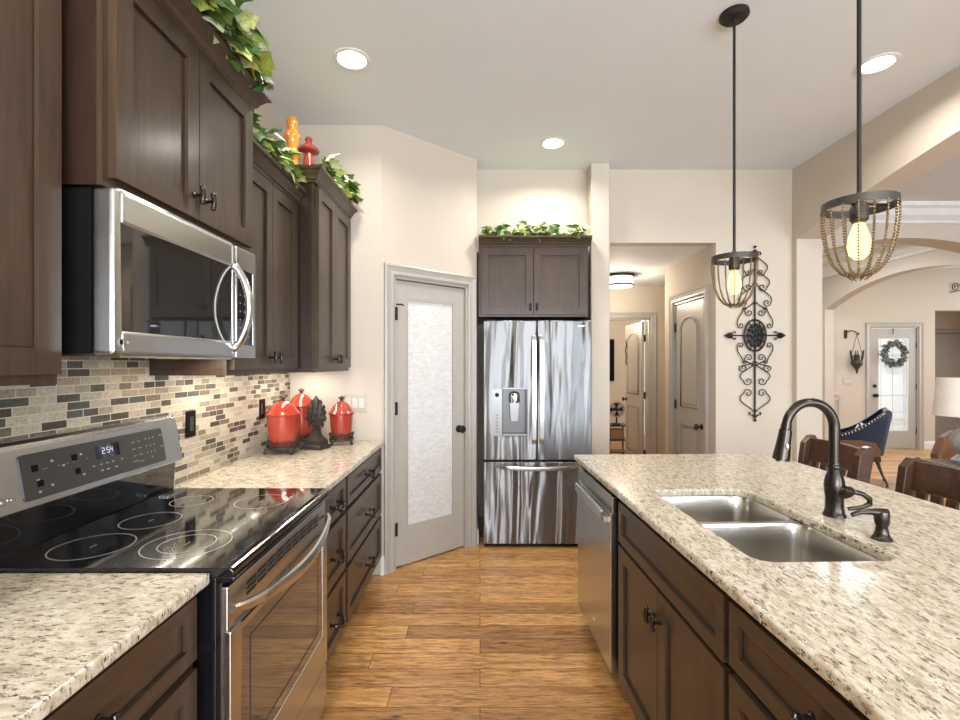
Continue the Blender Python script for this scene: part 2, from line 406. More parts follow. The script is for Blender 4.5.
# great room: arched wall facing the camera, arched wall on the right, foyer wall
b = MB(); arch(b, 3.25, 5.55, 4.9, 5.15, lambda x: 2.716-.17*(x-4.38)**2, H, 'y')
b.box(2.81, 3.25, 4.9, 5.15, 0, H).box(5.55, 9.8, 4.9, 5.15, 0, H)
struct('wall_great_room_far', b, M['wall'])
b = MB(); arch(b, 5.25, 7.93, 5.7, 5.85, lambda y: 2.68-.15*(y-6.4)**2, H, 'x')
b.box(5.7, 5.85, 7.93, 8.07, 0, H).box(5.7, 5.85, 5.15, 5.25, 0, H)
struct('wall_foyer_left', b, M['wall'])
b = MB().box(2.81, 6.56, 8.07, 8.2, 0, H).box(7.37, 7.65, 8.07, 8.2, 0, H).box(6.56, 7.37, 8.07, 8.2, 2.05, H).box(7.65, 9.8, 8.07, 8.2, 2.33, H).box(7.55, 7.65, 8.2, 9.5, 0, H)
struct('wall_foyer_far', b, M['wall'])
struct('wall_passage_end', MB().box(7.55, 9.8, 9.5, 9.62, 0, H), M['wall'])
struct('wall_dining_left', MB().box(2.81, 2.9, 5.15, 8.07, 0, H), M['wall'])
struct('wall_great_room_right', MB().box(9.7, 9.8, -3.4, 9.6, 0, H), M['wall'])
# crown mouldings of the great room, dining room and foyer
crown_prof = [(0, 0), (.02, 0), (.03, .03), (.075, .07), (.10, .13), (.13, .15), (.13, .19), (0, .19)]
b = MB(); b.sweep([(2.81, 4.9, H-.19), (9.7, 4.9, H-.19)], crown_prof, 1)
b.sweep([(2.81, -2.0, H-.19), (2.81, 4.9, H-.19)], crown_prof, 1)
struct('trim_1', b, M['white'])
b = MB(); b.sweep([(2.9, 5.15, H-.19), (2.9, 8.07, H-.19), (5.7, 8.07, H-.19), (5.7, 5.15, H-.19), (2.9, 5.15, H-.19)], crown_prof, 1)
struct('trim_2', b, M['white'])
# tray ceiling step inside the dining room
b = MB().box(3.35, 3.5, 5.6, 7.6, H-.05, H).box(5.1, 5.25, 5.6, 7.6, H-.05, H).box(3.35, 5.25, 5.6, 5.75, H-.05, H).box(3.35, 5.25, 7.45, 7.6, H-.05, H)
struct('trim_3', b, M['white'])
# chair rail and wainscot frames on the foyer wall
b = MB().box(5.85, 6.05, 8.045, 8.07, .90, .95).box(5.85, 6.05, 8.055, 8.07, .16, .20)
for x0, x1 in ((5.88, 5.90), (6.02, 6.04)): b.box(x0, x1, 8.05, 8.07, .2, .84)
b.box(5.88, 6.04, 8.05, 8.07, .82, .84)
struct('trim_4', b, M['wall'])

CAS = [(0, 0), (.078, 0), (.078, .020), (.066, .026), (.052, .020), (.03, .014), (.012, .016), (0, .010)]
XZ = Matrix(((1,0,0,0),(0,0,-1,0),(0,1,0,0),(0,0,0,1)))      # plan (x,y,z) -> (x,-z,y)
def casing(b, x0, x1, h, Mx):
    b.sweep([(x0, 0), (x0, h), (x1, h), (x1, 0)], CAS, -1, M=Mx @ XZ)
    # jamb lining
    b.box(x0, x0+.018, 0, .1, 0, h, M=Mx).box(x1-.018, x1, 0, .1, 0, h, M=Mx).box(x0, x1, 0, .1, h-.018, h, M=Mx)
def TR(x, y, a): return Matrix.Translation((x, y, 0)) @ Matrix.Rotation(R(a), 4, 'Z')
b = MB(); casing(b, .095, .755, 2.04, MD); struct('trim_5', b, M['trim'])
b = MB(); casing(b, 0, .66, 2.04, TR(1.965, 4.86, -90)); struct('trim_6', b, M['trim'])
b = MB(); casing(b, 1.42, 2.2, 2.02, TR(0, 6.2, 0)); struct('trim_7', b, M['trim'])
b = MB(); casing(b, 6.56, 7.37, 2.05, TR(0, 8.07, 0)); struct('trim_8', b, M['trim'])
b = MB(); casing(b, 8.75, 9.5, 2.04, TR(0, 9.5, 0)); b.box(8.77, 9.48, 9.47, 9.5, 0, 2.03); struct('trim_9', b, M['trim'])
BP = [(0, 0), (.014, 0), (.014, .10), (.008, .125), (0, .13)]
b = MB()
b.sweep([(A.x-.005, A.y, 0), (A.x, A.y, 0), (A.x+.012, A.y+.01, 0)], BP, 1)
b.sweep([(A.x+.835*cos(TH), A.y+.835*sin(TH), 0), (B.x, B.y, 0), (B.x, 4.49, 0)], BP, 1)
struct('baseboard_pantry', b, M['white'])
b = MB()
b.sweep([(.89, 3.84, 0), (1.043, 3.85, 0), (1.043, 6.19, 0)], BP, 1)
b.sweep([(2.05, 4.0, 0), (2.6, 4.0, 0), (2.6, 3.94, 0)], BP, 1)
b.sweep([(5.85, 8.07, 0), (6.48, 8.07, 0)], BP, 1); b.sweep([(7.45, 8.07, 0), (7.65, 8.07, 0)], BP, 1)
struct('baseboard_far', b, M['white'])
struct('trim_10', MB().box(-1.295, -1.287, -1.3, 3.254, .90, 1.40).box(-1.295, -1.287, 1.12, 1.90, 1.40, 1.46), M['mosaic'])

# ---------------------------------------------------------------- doors of the setting
def knob_mb(b, x, y, z, r=.028, M=None):
    b.lathe([(r*.95, 0), (r*.95, -.006), (r*.35, -.012), (r*.35, -.03), (r*.85, -.038), (r, -.05), (r*.8, -.062), (0, -.066)], (x, y, z), 16, 0, M, axis='y')
def arch_door(name, w_, h, loc, rz, hinge_left=True, knob_z=.9):
    o = MB().box(0, w_, 0, .035, .012, h).build(name, M['trim'], None, .002, loc=loc, rot=(0, 0, rz)); tag(o, kind='structure')
    a = .12
    for side in (-1, 1):
        y = 0 if side < 0 else .035
        b = MB()
        def loop(pts, r):
            b.tube([(p[0], y, p[1]) for p in pts], r, 6, closed=True)
        n = 12; top = h-.14; sp = top-.12
        up = [(a, 1.02), (w_-a, 1.02)]+[(w_/2+(w_/2-a)*cos(t*pi/n), sp+.12*sin(t*pi/n)) for t in range(n+1)]
        lo = [(a, .22), (w_-a, .22), (w_-a, .84), (a, .84)]
        loop(up, .012); loop(lo, .012)
        i = .035
        up2 = [(a+i, 1.02+i), (w_-a-i, 1.02+i)]+[(w_/2+(w_/2-a-i)*cos(t*pi/n), sp+(.12-i*.6)*sin(t*pi/n)) for t in range(n+1)]
        for P in (up2, [(a+i, .22+i), (w_-a-i, .22+i), (w_-a-i, .84-i), (a+i, .84-i)]):
            b.prism(P, y+side*.006, y, 'y')
            b.tube([(p[0], y+side*.003, p[1]) for p in P], .005, 6, closed=True)
        b.build('panel_moulding', M['trim'], o)
    kx = w_-.06 if hinge_left else .06
    k = MB(); knob_mb(k, kx, 0, knob_z); knob_mb(k, kx, .035, knob_z, M=Matrix.Translation((0, .07, 0)) @ Matrix.Scale(-1, 4, (0, 1, 0))) ; k.build('door_knob', M['black'], o)
    hx = -.004 if hinge_left else w_+.004
    for z in (.25, h/2+.02, h-.22): MB().box(hx-.012, hx+.012, -.012, .012, z-.045, z+.045).build('hinge', M['black'], o)
    return o
arch_door('door_2', .62, 2.015, (1.965+.012, 4.84, 0), R(-90), True, .87)
arch_door('door_3', .72, 1.99, (2.172, 6.34, 0), R(90), True, .92)
# pantry door with obscured glass
w_ = .616
b = MB().box(0, .095, 0, .038, .012, 2.015).box(w_-.095, w_, 0, .038, .012, 2.015).box(.095, w_-.095, 0, .038, 1.895, 2.015).box(.095, w_-.095, 0, .038, .012, .27)
loc = MD @ Vector((.117, .02, 0))
pd = struct('door_1', b, M['trim'], .002, loc=loc, rot=(0, 0, TH))
b = MB(); b.sweep([(.095, .27), (.095, 1.895), (w_-.095, 1.895), (w_-.095, .27)], [(0, 0), (-.012, 0), (-.012, -.01), (0, -.002)], -1, M=XZ, closed=True); b.build('glazing_bead', M['trim'], pd)
MB().box(.096, w_-.096, .012, .020, .272, 1.893).build('obscured_glass', M['rain'], pd)
k = MB(); knob_mb(k, w_-.052, 0, .93, .03); k.build('door_knob', M['black'], pd)
for z in (.28, 1.12, 1.78): MB().box(-.012, .008, -.024, .0, z-.045, z+.045).build('hinge', M['black'], pd)
b = MB().tube([(.0, -.01, 1.845), (.035, -.035, 1.845), (.05, -.03, 1.84)], .006, 6); b.build('hook', M['black'], pd)
# front door with leaded glass and its wreath
w_ = .77
b = MB().box(0, .13, 0, .045, .01, 2.02).box(w_-.13, w_, 0, .045, .01, 2.02).box(.13, w_-.13, 0, .045, 1.86, 2.02).box(.13, w_-.13, 0, .045, .01, .30)
fd = struct('door_4', b, M['trim'], .003, loc=(6.58, 8.09, 0))
m, nt, bb = mat('leaded_bevel_glass'); setp(bb, col=(.9, .95, .97), rough=.12, trans=.9, ior=1.1); M['dg'] = m; M['lead'] = plain('lead_came_grey', (.34, .36, .38), .4, .3)
MB().box(.13, w_-.13, .02, .028, .30, 1.86).build('leaded_glass', M['dg'], fd)
b = MB(); b.sweep([(.13, .30), (.13, 1.86), (w_-.13, 1.86), (w_-.13, .30)], [(0, 0), (-.02, 0), (-.02, -.012), (0, -.004)], -1, M=XZ, closed=True)
b.build('glazing_bead', M['white'], fd)
b = MB()
for x in (.19, w_/2, w_-.19): b.tube([(x, .016, .3), (x, .016, 1.86)], .003, 4)
for z in (.42, .62, .9, 1.74): b.tube([(.13, .016, z), (w_-.13, .016, z)], .003, 4)
for i in range(9):
    x = .17+i*.048; b.tube([(x, .016, .46), (x+.024, .016, .52), (x+.048, .016, .46)], .003, 4)
for i in range(-4, 5):
    b.tube([(w_/2+i*.04-.1, .016, 1.25), (w_/2+i*.04+.1, .016, 1.60)], .0025, 4); b.tube([(w_/2+i*.04+.1, .016, 1.25), (w_/2+i*.04-.1, .016, 1.60)], .0025, 4)
b.build('lead_came', M['lead'], fd)
k = MB(); knob_mb(k, .07, 0, .90, .032); k.build('door_knob', M['black'], fd)
k = MB(); k.lathe([(.03, 0), (.03, -.012), (.015, -.02), (0, -.02)], (.07, 0, 1.06), 14, axis='y'); k.build('deadbolt', M['black'], fd)
for z in (.3, 1.05, 1.75): MB().box(w_-.004, w_+.02, -.012, .006, z-.05, z+.05).build('hinge', M['black'], fd)

# ================================================================ cabinets
def shaker(x0, x1, z0, z1, fw=.057, t=.021, rec=.011):
    b = MB()
    b.box(x0, x0+fw, -t, 0, z0, z1).box(x1-fw, x1, -t, 0, z0, z1)
    b.box(x0+fw, x1-fw, -t, 0, z0, z0+fw).box(x0+fw, x1-fw, -t, 0, z1-fw, z1)
    b.box(x0+fw, x1-fw, -t+rec, -.002, z0+fw, z1-fw)
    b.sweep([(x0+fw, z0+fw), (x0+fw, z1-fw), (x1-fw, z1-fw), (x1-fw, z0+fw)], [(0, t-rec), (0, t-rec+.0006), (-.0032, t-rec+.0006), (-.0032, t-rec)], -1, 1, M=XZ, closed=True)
    return b
def tknob(parent, x, z, y=-.021):
    b = MB(); b.lathe([(.009, 0), (.009, -.003), (.005, -.006), (.005, -.02), (.008, -.024), (.0, -.026)], (x, y, z), 12, axis='y')
    b.tube([(x, y-.026, z-.02), (x, y-.029, z-.008), (x, y-.029, z+.008), (x, y-.026, z+.02)], [.0065, .0075, .0075, .0065], 10)
    b.sphere((x, y-.026, z-.021), .0085, 10); b.sphere((x, y-.026, z+.021), .0085, 10)
    return b.build('knob', M['bronze'], parent)
def pull(parent, x, z, y=-.021, w=.048):
    b = MB()
    for s in (-1, 1):
        b.lathe([(.011, 0), (.011, -.004), (.006, -.007), (.0055, -.024), (.009, -.028), (0, -.031)], (x+s*w, y, z), 12, axis='y')
        b.sphere((x+s*(w+.006), y-.027, z), .009, 8)
    pts = [(x-w+2*w*i/12, y-.028-.014*sin(pi*i/12), z-.026*sin(pi*i/12)**.8) for i in range(13)]
    b.tube(pts, [.0045+.004*sin(pi*i/12)**2 for i in range(13)], 8)
    return b.build('pull', M['bronze'], parent)
def cabinet(name, label, w, d, z0, z1, loc, rz, doors=(), drawers=(), group=None, toe=0, cat='cabinet', side=None, knobf=tknob, hollow=False):
    t = thing(name, label, cat, (loc[0], loc[1], 0), rz, group)
    b = MB()
    if hollow: b.box(0, .018, .001, d, z0, .64).box(w-.018, w, .001, d, z0, .64).box(0, .03, .001, .02, .64, z1).box(w-.03, w, .001, .02, .64, z1).box(.018, w-.018, .001, d, z0, z0+.018).box(.018, w-.018, d-.012, d, z0, z1).box(.018, w-.018, .001, .02, z1-.19, z1)
    else: b.box(0, w, .001, d, z0, z1)
    if toe: b.box(0.001, w-.001, .075, d, 0, z0)
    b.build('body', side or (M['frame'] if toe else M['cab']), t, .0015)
    for q in doors:
        x0, x1, a, c, kx, kz = q
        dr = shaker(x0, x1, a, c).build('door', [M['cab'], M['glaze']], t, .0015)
        if kx is not None: knobf(dr, kx, kz)
    for q in drawers:
        x0, x1, a, c = q[:4]
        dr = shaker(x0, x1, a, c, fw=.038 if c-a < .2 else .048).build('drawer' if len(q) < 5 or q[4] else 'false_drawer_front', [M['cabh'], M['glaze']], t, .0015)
        if len(q) < 5 or q[4]: pull(dr, (x0+x1)/2, (a+c)/2)
    return t
CRP = [(0, 0), (.012, 0), (.012, .012), (.020, .018), (.026, .030), (.044, .052), (.060, .060), (.060, .075), (0, .075)]
L90 = R(90); R90 = R(-90)
XW = -1.289
# --- upper cabinets, left run (front plane given by x)
def upper(label, y0, y1, xf, z0, z1, splits, kz, name='upper_cabinet', crown=True, rail=.024, ends=(True, True)):
    w = y1-y0; d = xf-XW-.022
    ds = []
    for i, (a, c, ks) in enumerate(splits):
        kx = None if ks is None else ((c-.028) if ks > 0 else (a+.028))
        ds.append((a, c, z0+.022, z1-.016, kx, kz))
    t = cabinet(name, label, w, d, z0+rail, z1, (xf-.022, y0), L90, ds, side=M['cabside'])
    if rail:
        MB().box(0, .016, .012, d, z0, z0+rail).build('light_rail', M['cabside'], t); MB().box(w-.016, w, .012, d, z0, z0+rail).build('light_rail', M['cabside'], t)
    # face frame in front of the box
    fm = MB(); xs = [0]+[w]
    fm.box(-.0006, .03, -.0005, .012, z0-.0006, z1).box(w-.03, w+.0006, -.0005, .012, z0-.0006, z1).box(.03, w-.03, -.0005, .012, z0, z0+.03).box(.03, w-.03, -.0005, .012, z1-.03, z1)
    fm.build('face_frame', M['cab'], t)
    if crown:
        path = []
        if ends[0]: path.append((0, d if ends[0] is True else ends[0], z1-.006))
        path += [(0, -.002, z1-.006), (w, -.002, z1-.006)]
        if ends[1]: path.append((w, d, z1-.006))
        MB().sweep(path, CRP, 1 ).build('crown_moulding', M['cab'], t)
    return t
upper('tall dark wall cabinet at far left, nearest the camera, beside the microwave', .20, 1.10, -.948, 1.385, 2.42, [(.02, .44, 1), (.448, .889, -1)], 1.47, ends=(True, False))
upper('short two-door dark wall cabinet directly above the microwave', 1.135, 1.862, -.872, 1.855, 2.42, [(.018, .358, 1), (.362, .710, -1)], 1.945, rail=0, ends=(.018, True))
upper('dark two-door wall cabinet between microwave and deeper corner cabinet', 1.868, 2.566, -.965, 1.385, 2.285, [(.02, .368, 1), (.372, .68, -1)], 1.46, ends=(False, False))
upper('deeper narrow two-door wall cabinet at far end, above red canisters', 2.570, 3.246, -.868, 1.385, 2.405, [(.02, .32, 1), (.324, .655, -1)], 1.46, ends=(True, False))
# --- base cabinets, left run
def dr3(w, e=.02): return [(e, w-e, .718, .868), (e, w-e, .430, .695), (e, w-e, .135, .408)]
cabinet('base_cabinet', 'dark base cabinet with drawers in the left foreground before the range', 1.08, .575, .11, .882, (-.705, .10), L90,
        doors=[(.02, .34, .135, .695, .31, .64)], drawers=[(.02, .34, .718, .868), (.36, 1.06, .718, .868), (.36, 1.06, .430, .695), (.36, 1.06, .135, .408)], toe=1)
cabinet('base_cabinet', 'narrow three-drawer base cabinet directly beyond the range', .414, .60, .11, .882, (-.683, 1.966), L90, drawers=dr3(.414, .015), toe=1)
cabinet('base_cabinet', 'wide three-drawer base cabinet against the pantry wall end', .862, .60, .11, .882, (-.683, 2.384), L90, drawers=dr3(.862), toe=1)
# --- fridge cabinet
t = cabinet('upper_cabinet', 'dark two-door cabinet above the refrigerator with ivy on top', .862, .70, 1.80, 2.355, (-.012, 3.77), 0,
            doors=[(.02, .428, 1.818, 2.335, .405, 1.875), (.434, .845, 1.818, 2.335, .457, 1.875)])
MB().sweep([(0.0, -.002, 2.35), (.880, -.002, 2.35)], CRP, 1).build('crown_moulding', M['cab'], t)
# --- island (turned very slightly)
ISL = Matrix.Translation((.535, 2.74, 0)) @ Matrix.Rotation(R(-90+1.66), 4, 'Z')     # local x runs from the far end towards the camera, local y across
IROT = R(-90+1.66)
def il(x, y): p = ISL @ Vector((x, y, 0)); return (p.x, p.y)
t = cabinet('island_cabinet', 'dark island sink cabinet with two doors below a false drawer front', .822, .60, .11, .882, il(.765, .03), IROT,
        doors=[(.010, .408, .135, .690, .384, .60), (.413, .811, .135, .690, .437, .60)], drawers=[(.010, .811, .705, .868, False)], toe=1, hollow=True)
cabinet('island_cabinet', 'island drawer cabinet at lower right, nearest the camera', .67, .60, .11, .882, il(1.590, .03), IROT, drawers=dr3(.67, .012), toe=1)
cabinet('island_cabinet', 'plain back run of island cabinets on the stool side', 2.16, .30, .11, .882, il(.09, .64), IROT, toe=1)
# worktops -------------------------------------------------------
def rrect(x0, x1, y0, y1, r, n=6):
    pts = []
    for cx, cy, a0 in ((x1-r, y0+r, -90), (x1-r, y1-r, 0), (x0+r, y1-r, 90), (x0+r, y0+r, 180)):
        for i in range(n+1):
            a = R(a0+90*i/n); pts.append((cx+r*cos(a), cy+r*sin(a)))
    return pts
def slab(name, outer, holes, z0, z1, material, bev=.008):
    bm = bmesh.new(); es = []
    for lp in [outer]+holes:
        vs = [bm.verts.new((p[0], p[1], z0)) for p in lp]
        es += [bm.edges.new((vs[i], vs[(i+1) % len(vs)])) for i in range(len(vs))]
    g = bmesh.ops.triangle_fill(bm, use_beauty=True, use_dissolve=False, edges=es)
    faces = [f for f in bm.faces]
    r = bmesh.ops.extrude_face_region(bm, geom=faces)
    bmesh.ops.translate(bm, verts=[v for v in r['geom'] if isinstance(v, bmesh.types.BMVert)], vec=(0, 0, z1-z0))
    bmesh.ops.recalc_face_normals(bm, faces=bm.faces)
    me = bpy.data.meshes.new(name); bm.to_mesh(me); bm.free(); me.materials.append(material)
    o = bpy.data.objects.new(name, me); COL.objects.link(o)
    q = o.modifiers.new('bevel', 'BEVEL'); q.width = bev; q.segments = 3; q.limit_method = 'ANGLE'; q.angle_limit = R(50)
    return o
o = slab('worktop', [(-1.286, .09), (-.668, .09), (-.668, 1.192), (-1.286, 1.192)], [], .884, .914, M['granite'])
tag(o, 'short granite worktop in the left foreground before the range', 'worktop')
o = slab('worktop', [(-1.286, 1.965), (-.645, 1.965), (-.645, 3.252), (-1.286, 3.252)], [], .884, .914, M['granite'])
tag(o, 'granite worktop beyond the range with the red canisters on it', 'worktop')
# island top in island-local coordinates
SKX0, SKX1, SKY0, SKY1 = .775, 1.49, .145, .535
outer = [(0, 0), (2.42, 0), (2.42, 1.13), (.05, 1.13), (0, 1.08)]
o = slab('worktop', outer, [rrect(SKX0, SKX1, SKY0, SKY1, .055)], .884, .914, M['granite'])
o.location = ISL.translation; o.rotation_euler = (0, 0, IROT); tag(o, 'large granite island worktop with the sink cut into it', 'worktop')
# island end panel beyond the dishwasher
ep = thing('end_panel', 'dark panel closing the far end of the island', 'panel', (*il(0, 0), 0), IROT)
MB().box(.035, .082, .03, .94, .11, .882).box(.04, .08, .1, .9, 0, .11).build('board', M['cab'], ep, .002)
# ================================================================ range
RW = .762
rg = thing('range', 'stainless electric range with black glass cooktop, set between the left worktops', 'range', (-.655, 1.194, 0), L90)
b = MB().box(0, RW, .002, .61, .03, .898); b.box(.03, RW-.03, .06, .58, 0, .03)
b.box(.0, .012, -.012, .002, .06, .89); b.box(RW-.012, RW, -.012, .002, .06, .89)
b.build('body', M['blackgloss'], rg, .002)
prof = [(-.036, .900), (-.044, .905), (-.044, .915), (-.036, .922), (-.02, .9235), (.625, .9235), (.625, .900)]
MB().prism(prof, -.004, RW+.004, 'x').build('cooktop', M['blackgloss'], rg, .002)
MB().prism([(-.030, .886), (-.041, .888), (-.044, .900), (.002, .900), (.002, .880)], 0, RW, 'x').build('front_lip', M['blackgloss'], rg, .003)
MB().box(.0, RW, -.043, -.036, .9225, .9245).build('trim_strip', M['steelh'], rg)
def ring(b, cx, cy, r, t=.0016, n=40):
    vs = []
    for i in range(n):
        a = 2*pi*i/n
        for q in (r-t, r+t): vs.append((cx+q*cos(a), cy+q*sin(a), .9242))
    b.add(vs, [(2*i, 2*i+1, 2*((i+1) % n)+1, 2*((i+1) % n)) for i in range(n)])
M['ringp'] = plain('grey_burner_print', (.34, .34, .34), .4)
for cx, cy, rs in ((.14, .42, (.098,)), (.36, .41, (.085,)), (.16, .17, (.112, .072)), (.58, .41, (.07,)), (.575, .15, (.09,))):
    b = MB()
    for r in rs: ring(b, cx, cy, r)
    b.box(cx-.012, cx+.012, cy-.001, cy+.001, .9240, .9243)
    b.build('burner_ring', M['ringp'], rg)
# backguard
b = MB().prism([(.555, 1.040), (.582, 1.200), (.586, 1.213), (.596, 1.222), (.630, 1.222), (.630, 1.040)], 0, RW, 'x')
bg = b.build('backguard', M['steel'], rg, .004, 3)
MB().prism([(.590, .9235), (.582, 1.041), (.625, 1.041), (.625, .9235)], .004, RW-.004, 'x').build('backguard_foot', M['blackgloss'], rg, .002)
for k in range(3): MB().box(.63, .755, .530+.014*k, .537+.014*k, .9230, .930).build('vent_louvre', M['steelh'], rg)
fa = math.atan2(.027, .155)
FM = Matrix.Translation((0, .555, 1.042)) @ Matrix.Rotation(-fa, 4, 'X')            # local z runs up the face, -y out of it
FMm = FM @ XZ
def rr(x0, x1, z0, z1, r): return [(p[0], p[1]) for p in rrect(x0, x1, z0, z1, r, 4)]
cpb = MB().prism(rr(.084, .658, .018, .144, .010), 0, .0035, 'z', M=FMm)
def marks(b, L, y=.004, Mx=None):
    for x, z, ww, hh in L: b.box(x-ww/2, x+ww/2, z-hh/2, z+hh/2, y-.0008, y-.0001, 1, M=Mx)
L = []
for r_, z in enumerate((.112, .088, .064)):
    for x in (.50, .53): L.append((x, z, .014, .0022))
    for x in (.565, .585, .605): L.append((x, z+.003*(r_ == 0), .004, .005))
L += [(.645, .118, .014, .003), (.645, .075, .012, .003), (.585, .045, .005, .005), (.50, .045, .03, .002), (.53, .040, .02, .002)]
for x in (.32, .35, .375, .40, .44): L += [(x, .066, .010, .003)]
for x in (.35, .375, .41): L += [(x, .046, .011, .004)]
for x, z in ((.13, .068), (.18, .112), (.28, .112), (.13, .035), (.215, .092), (.17, .045), (.28, .05)): L.append((x, z, .009, .006))
for x in (.15, .16, .20, .23, .25, .30): L.append((x, .095, .004, .002))
marks(cpb, L, Mx=FMm); cp = cpb.build('control_panel', [M['screen'], M['print']], bg)
for x, z in ((.125, .102), (.135, .058), (.255, .107), (.26, .064)): MB().box(x-.010, x+.010, z-.009, z+.009, .0034, .0040, M=FMm).build('touch_key', M['blackmat'], cp)
b = MB().prism(rr(.335, .435, .082, .126, .004), .0034, .0042, 'z', M=FMm)
ds = b.build('display', M['blackgloss'], cp)
SEG = {'0': 'abcdef', '1': 'bc', '2': 'abged', '3': 'abgcd', '4': 'fgbc', '5': 'afgcd', '7': 'abc'}
def seg7(b, txt, x, z, s, Mx, y=.0046):
    W, T = s*.5, s*.09
    for ch in txt:
        if ch == ':':
            marks(b, [(x+T, z+s*.3, T, T), (x+T, z+s*.7, T, T)], y, Mx); x += s*.3; continue
        P = {'a': (W/2, s, W, T), 'g': (W/2, s/2, W, T), 'd': (W/2, 0, W, T), 'f': (0, s*.75, T, s*.45), 'e': (0, s*.25, T, s*.45), 'b': (W, s*.75, T, s*.45), 'c': (W, s*.25, T, s*.45)}
        marks(b, [(x+P[c][0], z+P[c][1], P[c][2], P[c][3]) for c in SEG[ch]], y, Mx); x += s*.78
b = MB(); seg7(b, '2:54', .362, .098, .018, FMm); b.build('clock_digits', [M['digit'], M['digit']], ds)
b = MB()
for i, (x, z, r) in enumerate(((.030, .035, .007), (.044, .037, .004), (.053, .035, .003))):
    b.tube([FMm @ Vector((x+r*cos(t*pi/6), z+r*1.2*sin(t*pi/6), .001)) for t in range(1, 11)], .0008, 5)
b.tube([FMm @ Vector((.062+.002*i, .032+.002*i, .001)) for i in range(5)], .0008, 5)
b.build('emblem', M['chrome'], bg)
# oven door
zf0, zf1 = .225, .872
b = MB()
b.box(.004, .055, -.034, 0, zf0, .76).box(.71, RW-.004, -.034, 0, zf0, .76).box(.055, .71, -.034, 0, zf0, .352).box(.055, .71, -.034, 0, .735, .76)
# top of the door curves back behind the handle
n = 14
def bow(t): return .020*sin(pi*t)
top = []
b.box(.004, RW-.004, -.026, 0, .76, zf1)
od = b.build('oven_door', M['steel'], rg, .004)
b = MB().box(.055, .71, -.030, -.004, .352, .735).build('oven_window', M['darkglass'], od)
b = MB().sweep([(.115, .395), (.115, .69), (.65, .69), (.65, .395)], [(0, .0302), (.006, .0302), (.006, .0306), (0, .0306)], -1, M=XZ, closed=True); b.build('window_border', M['pewter'], od)
b = MB()
for g in range(9):
    x0 = .10+g*.064
    for k in range(3):
        b.box(x0, x0+.054, -.0268, -.024, .805+k*.014+.010*sin(pi*(g+.5)/9), .8135+k*.014+.010*sin(pi*(g+.5)/9))
b.build('vent_slot', M['void'], od)
# bowed handle
pts = []
vs = []; fs = []; n = 24
for i in range(n+1):
    t = i/n; x = .008+(RW-.016)*t; bo = sin(pi*t)**.6 if 0 < t < 1 else 0
    y = -.034-.050*bo; z = .815-.040*sin(pi*t)
    hh = .012+.009*sin(pi*t); th = .012
    for dy, dz in ((-th, hh*.5), (-th*.6, hh), (0, hh*1.1), (th*.5, hh*.6), (th*.4, -hh*.6), (-th*.2, -hh), (-th*.8, -hh*.7)): vs.append((x, y+dy, z+dz))
k = 7
for i in range(n):
    for j in range(k): fs.append((i*k+j, i*k+(j+1) % k, (i+1)*k+(j+1) % k, (i+1)*k+j))
fs += [tuple(range(k)), tuple(range(n*k, n*k+k))]
b = MB().add(vs, fs, 0, True); b.build('handle', M['steelh'], od)
MB().box(.004, RW-.004, -.030, 0, .05, .212).build('storage_drawer', M['steel'], rg, .004)

# ================================================================ microwave
MW, MZ0, MZ1 = .724, 1.452, 1.853
mw = thing('microwave', 'over-the-range stainless microwave with black window, under the short wall cabinet', 'microwave', (-.905, 1.14, 0), L90)
MB().box(0, MW, .021, .375, MZ0+.004, MZ1-.002).build('body', M['blackmat'], mw, .002)
def mface(x0, x1, z0, z1, b):
    """front skin with rounded left and right edges"""
    b.box(x0, x1, -.034, 0, z0, z1)
z0, z1 = MZ0, MZ1
b = MB()
b.box(0, .028, -.034, .02, z0, z1).box(.5501, .5751, -.034, .02, z0, z1).box(.028, .5501, -.034, .02, z0, 1.512).box(.028, .5501, -.034, .02, 1.772, z1)
dr = b.build('door', M['steel'], mw, .009, 3)
MB().box(.026, .552, -.030, -.004, 1.508, 1.775).build('window', M['mirror'], dr)
b = MB(); pts = [(.563, -.036-.052*sin(pi*t/16)**.7, 1.488+.285*t/16) for t in range(17)]
b.tube(pts, .0155, 12, flat=.8); b.sphere(pts[0], .017, 10); b.sphere(pts[-1], .017, 10); b.build('handle', M['steelh'], dr)
b = MB(); b.lathe([(.009, 0), (.009, -.0015), (.0065, -.0015), (.0065, 0)], (.024, -.0345, 1.483), 20, axis='y'); b.lathe([(.0035, 0), (.0035, -.0015), (0, -.0015)], (.046, -.0345, 1.483), 10, axis='y'); b.build('emblem', M['print'], dr)
b = MB().box(.577, MW, -.034, .02, z0, 1.500).box(.577, MW, -.034, .02, 1.778, z1).box(.703, MW, -.034, .02, 1.5, 1.778).box(.577, .588, -.034, .02, 1.5, 1.778)
fr = b.build('control_surround', M['steel'], mw, .004)
b = MB().box(.587, .705, -.031, -.004, 1.498, 1.780)
for i in range(6):
    for j in range(3): b.box(.606+j*.032, .612+j*.032, -.0316, -.0309, 1.53+i*.030, 1.534+i*.030, 1)
pn = b.build('control_panel', [M['blackgloss'], M['print']], fr)
for x0 in (.02, .35): MB().box(x0, x0+.18, .03, .12, MZ0-.002, MZ0+.004).build('grease_filter', M['pewter'], mw)
M['lampw'] = emit('under_cabinet_lamp_glow', (1, .9, .75), 2.2)
MB().box(.53, .67, .12, .22, MZ0-.003, MZ0+.004).build('lamp', M['lampw'], mw)

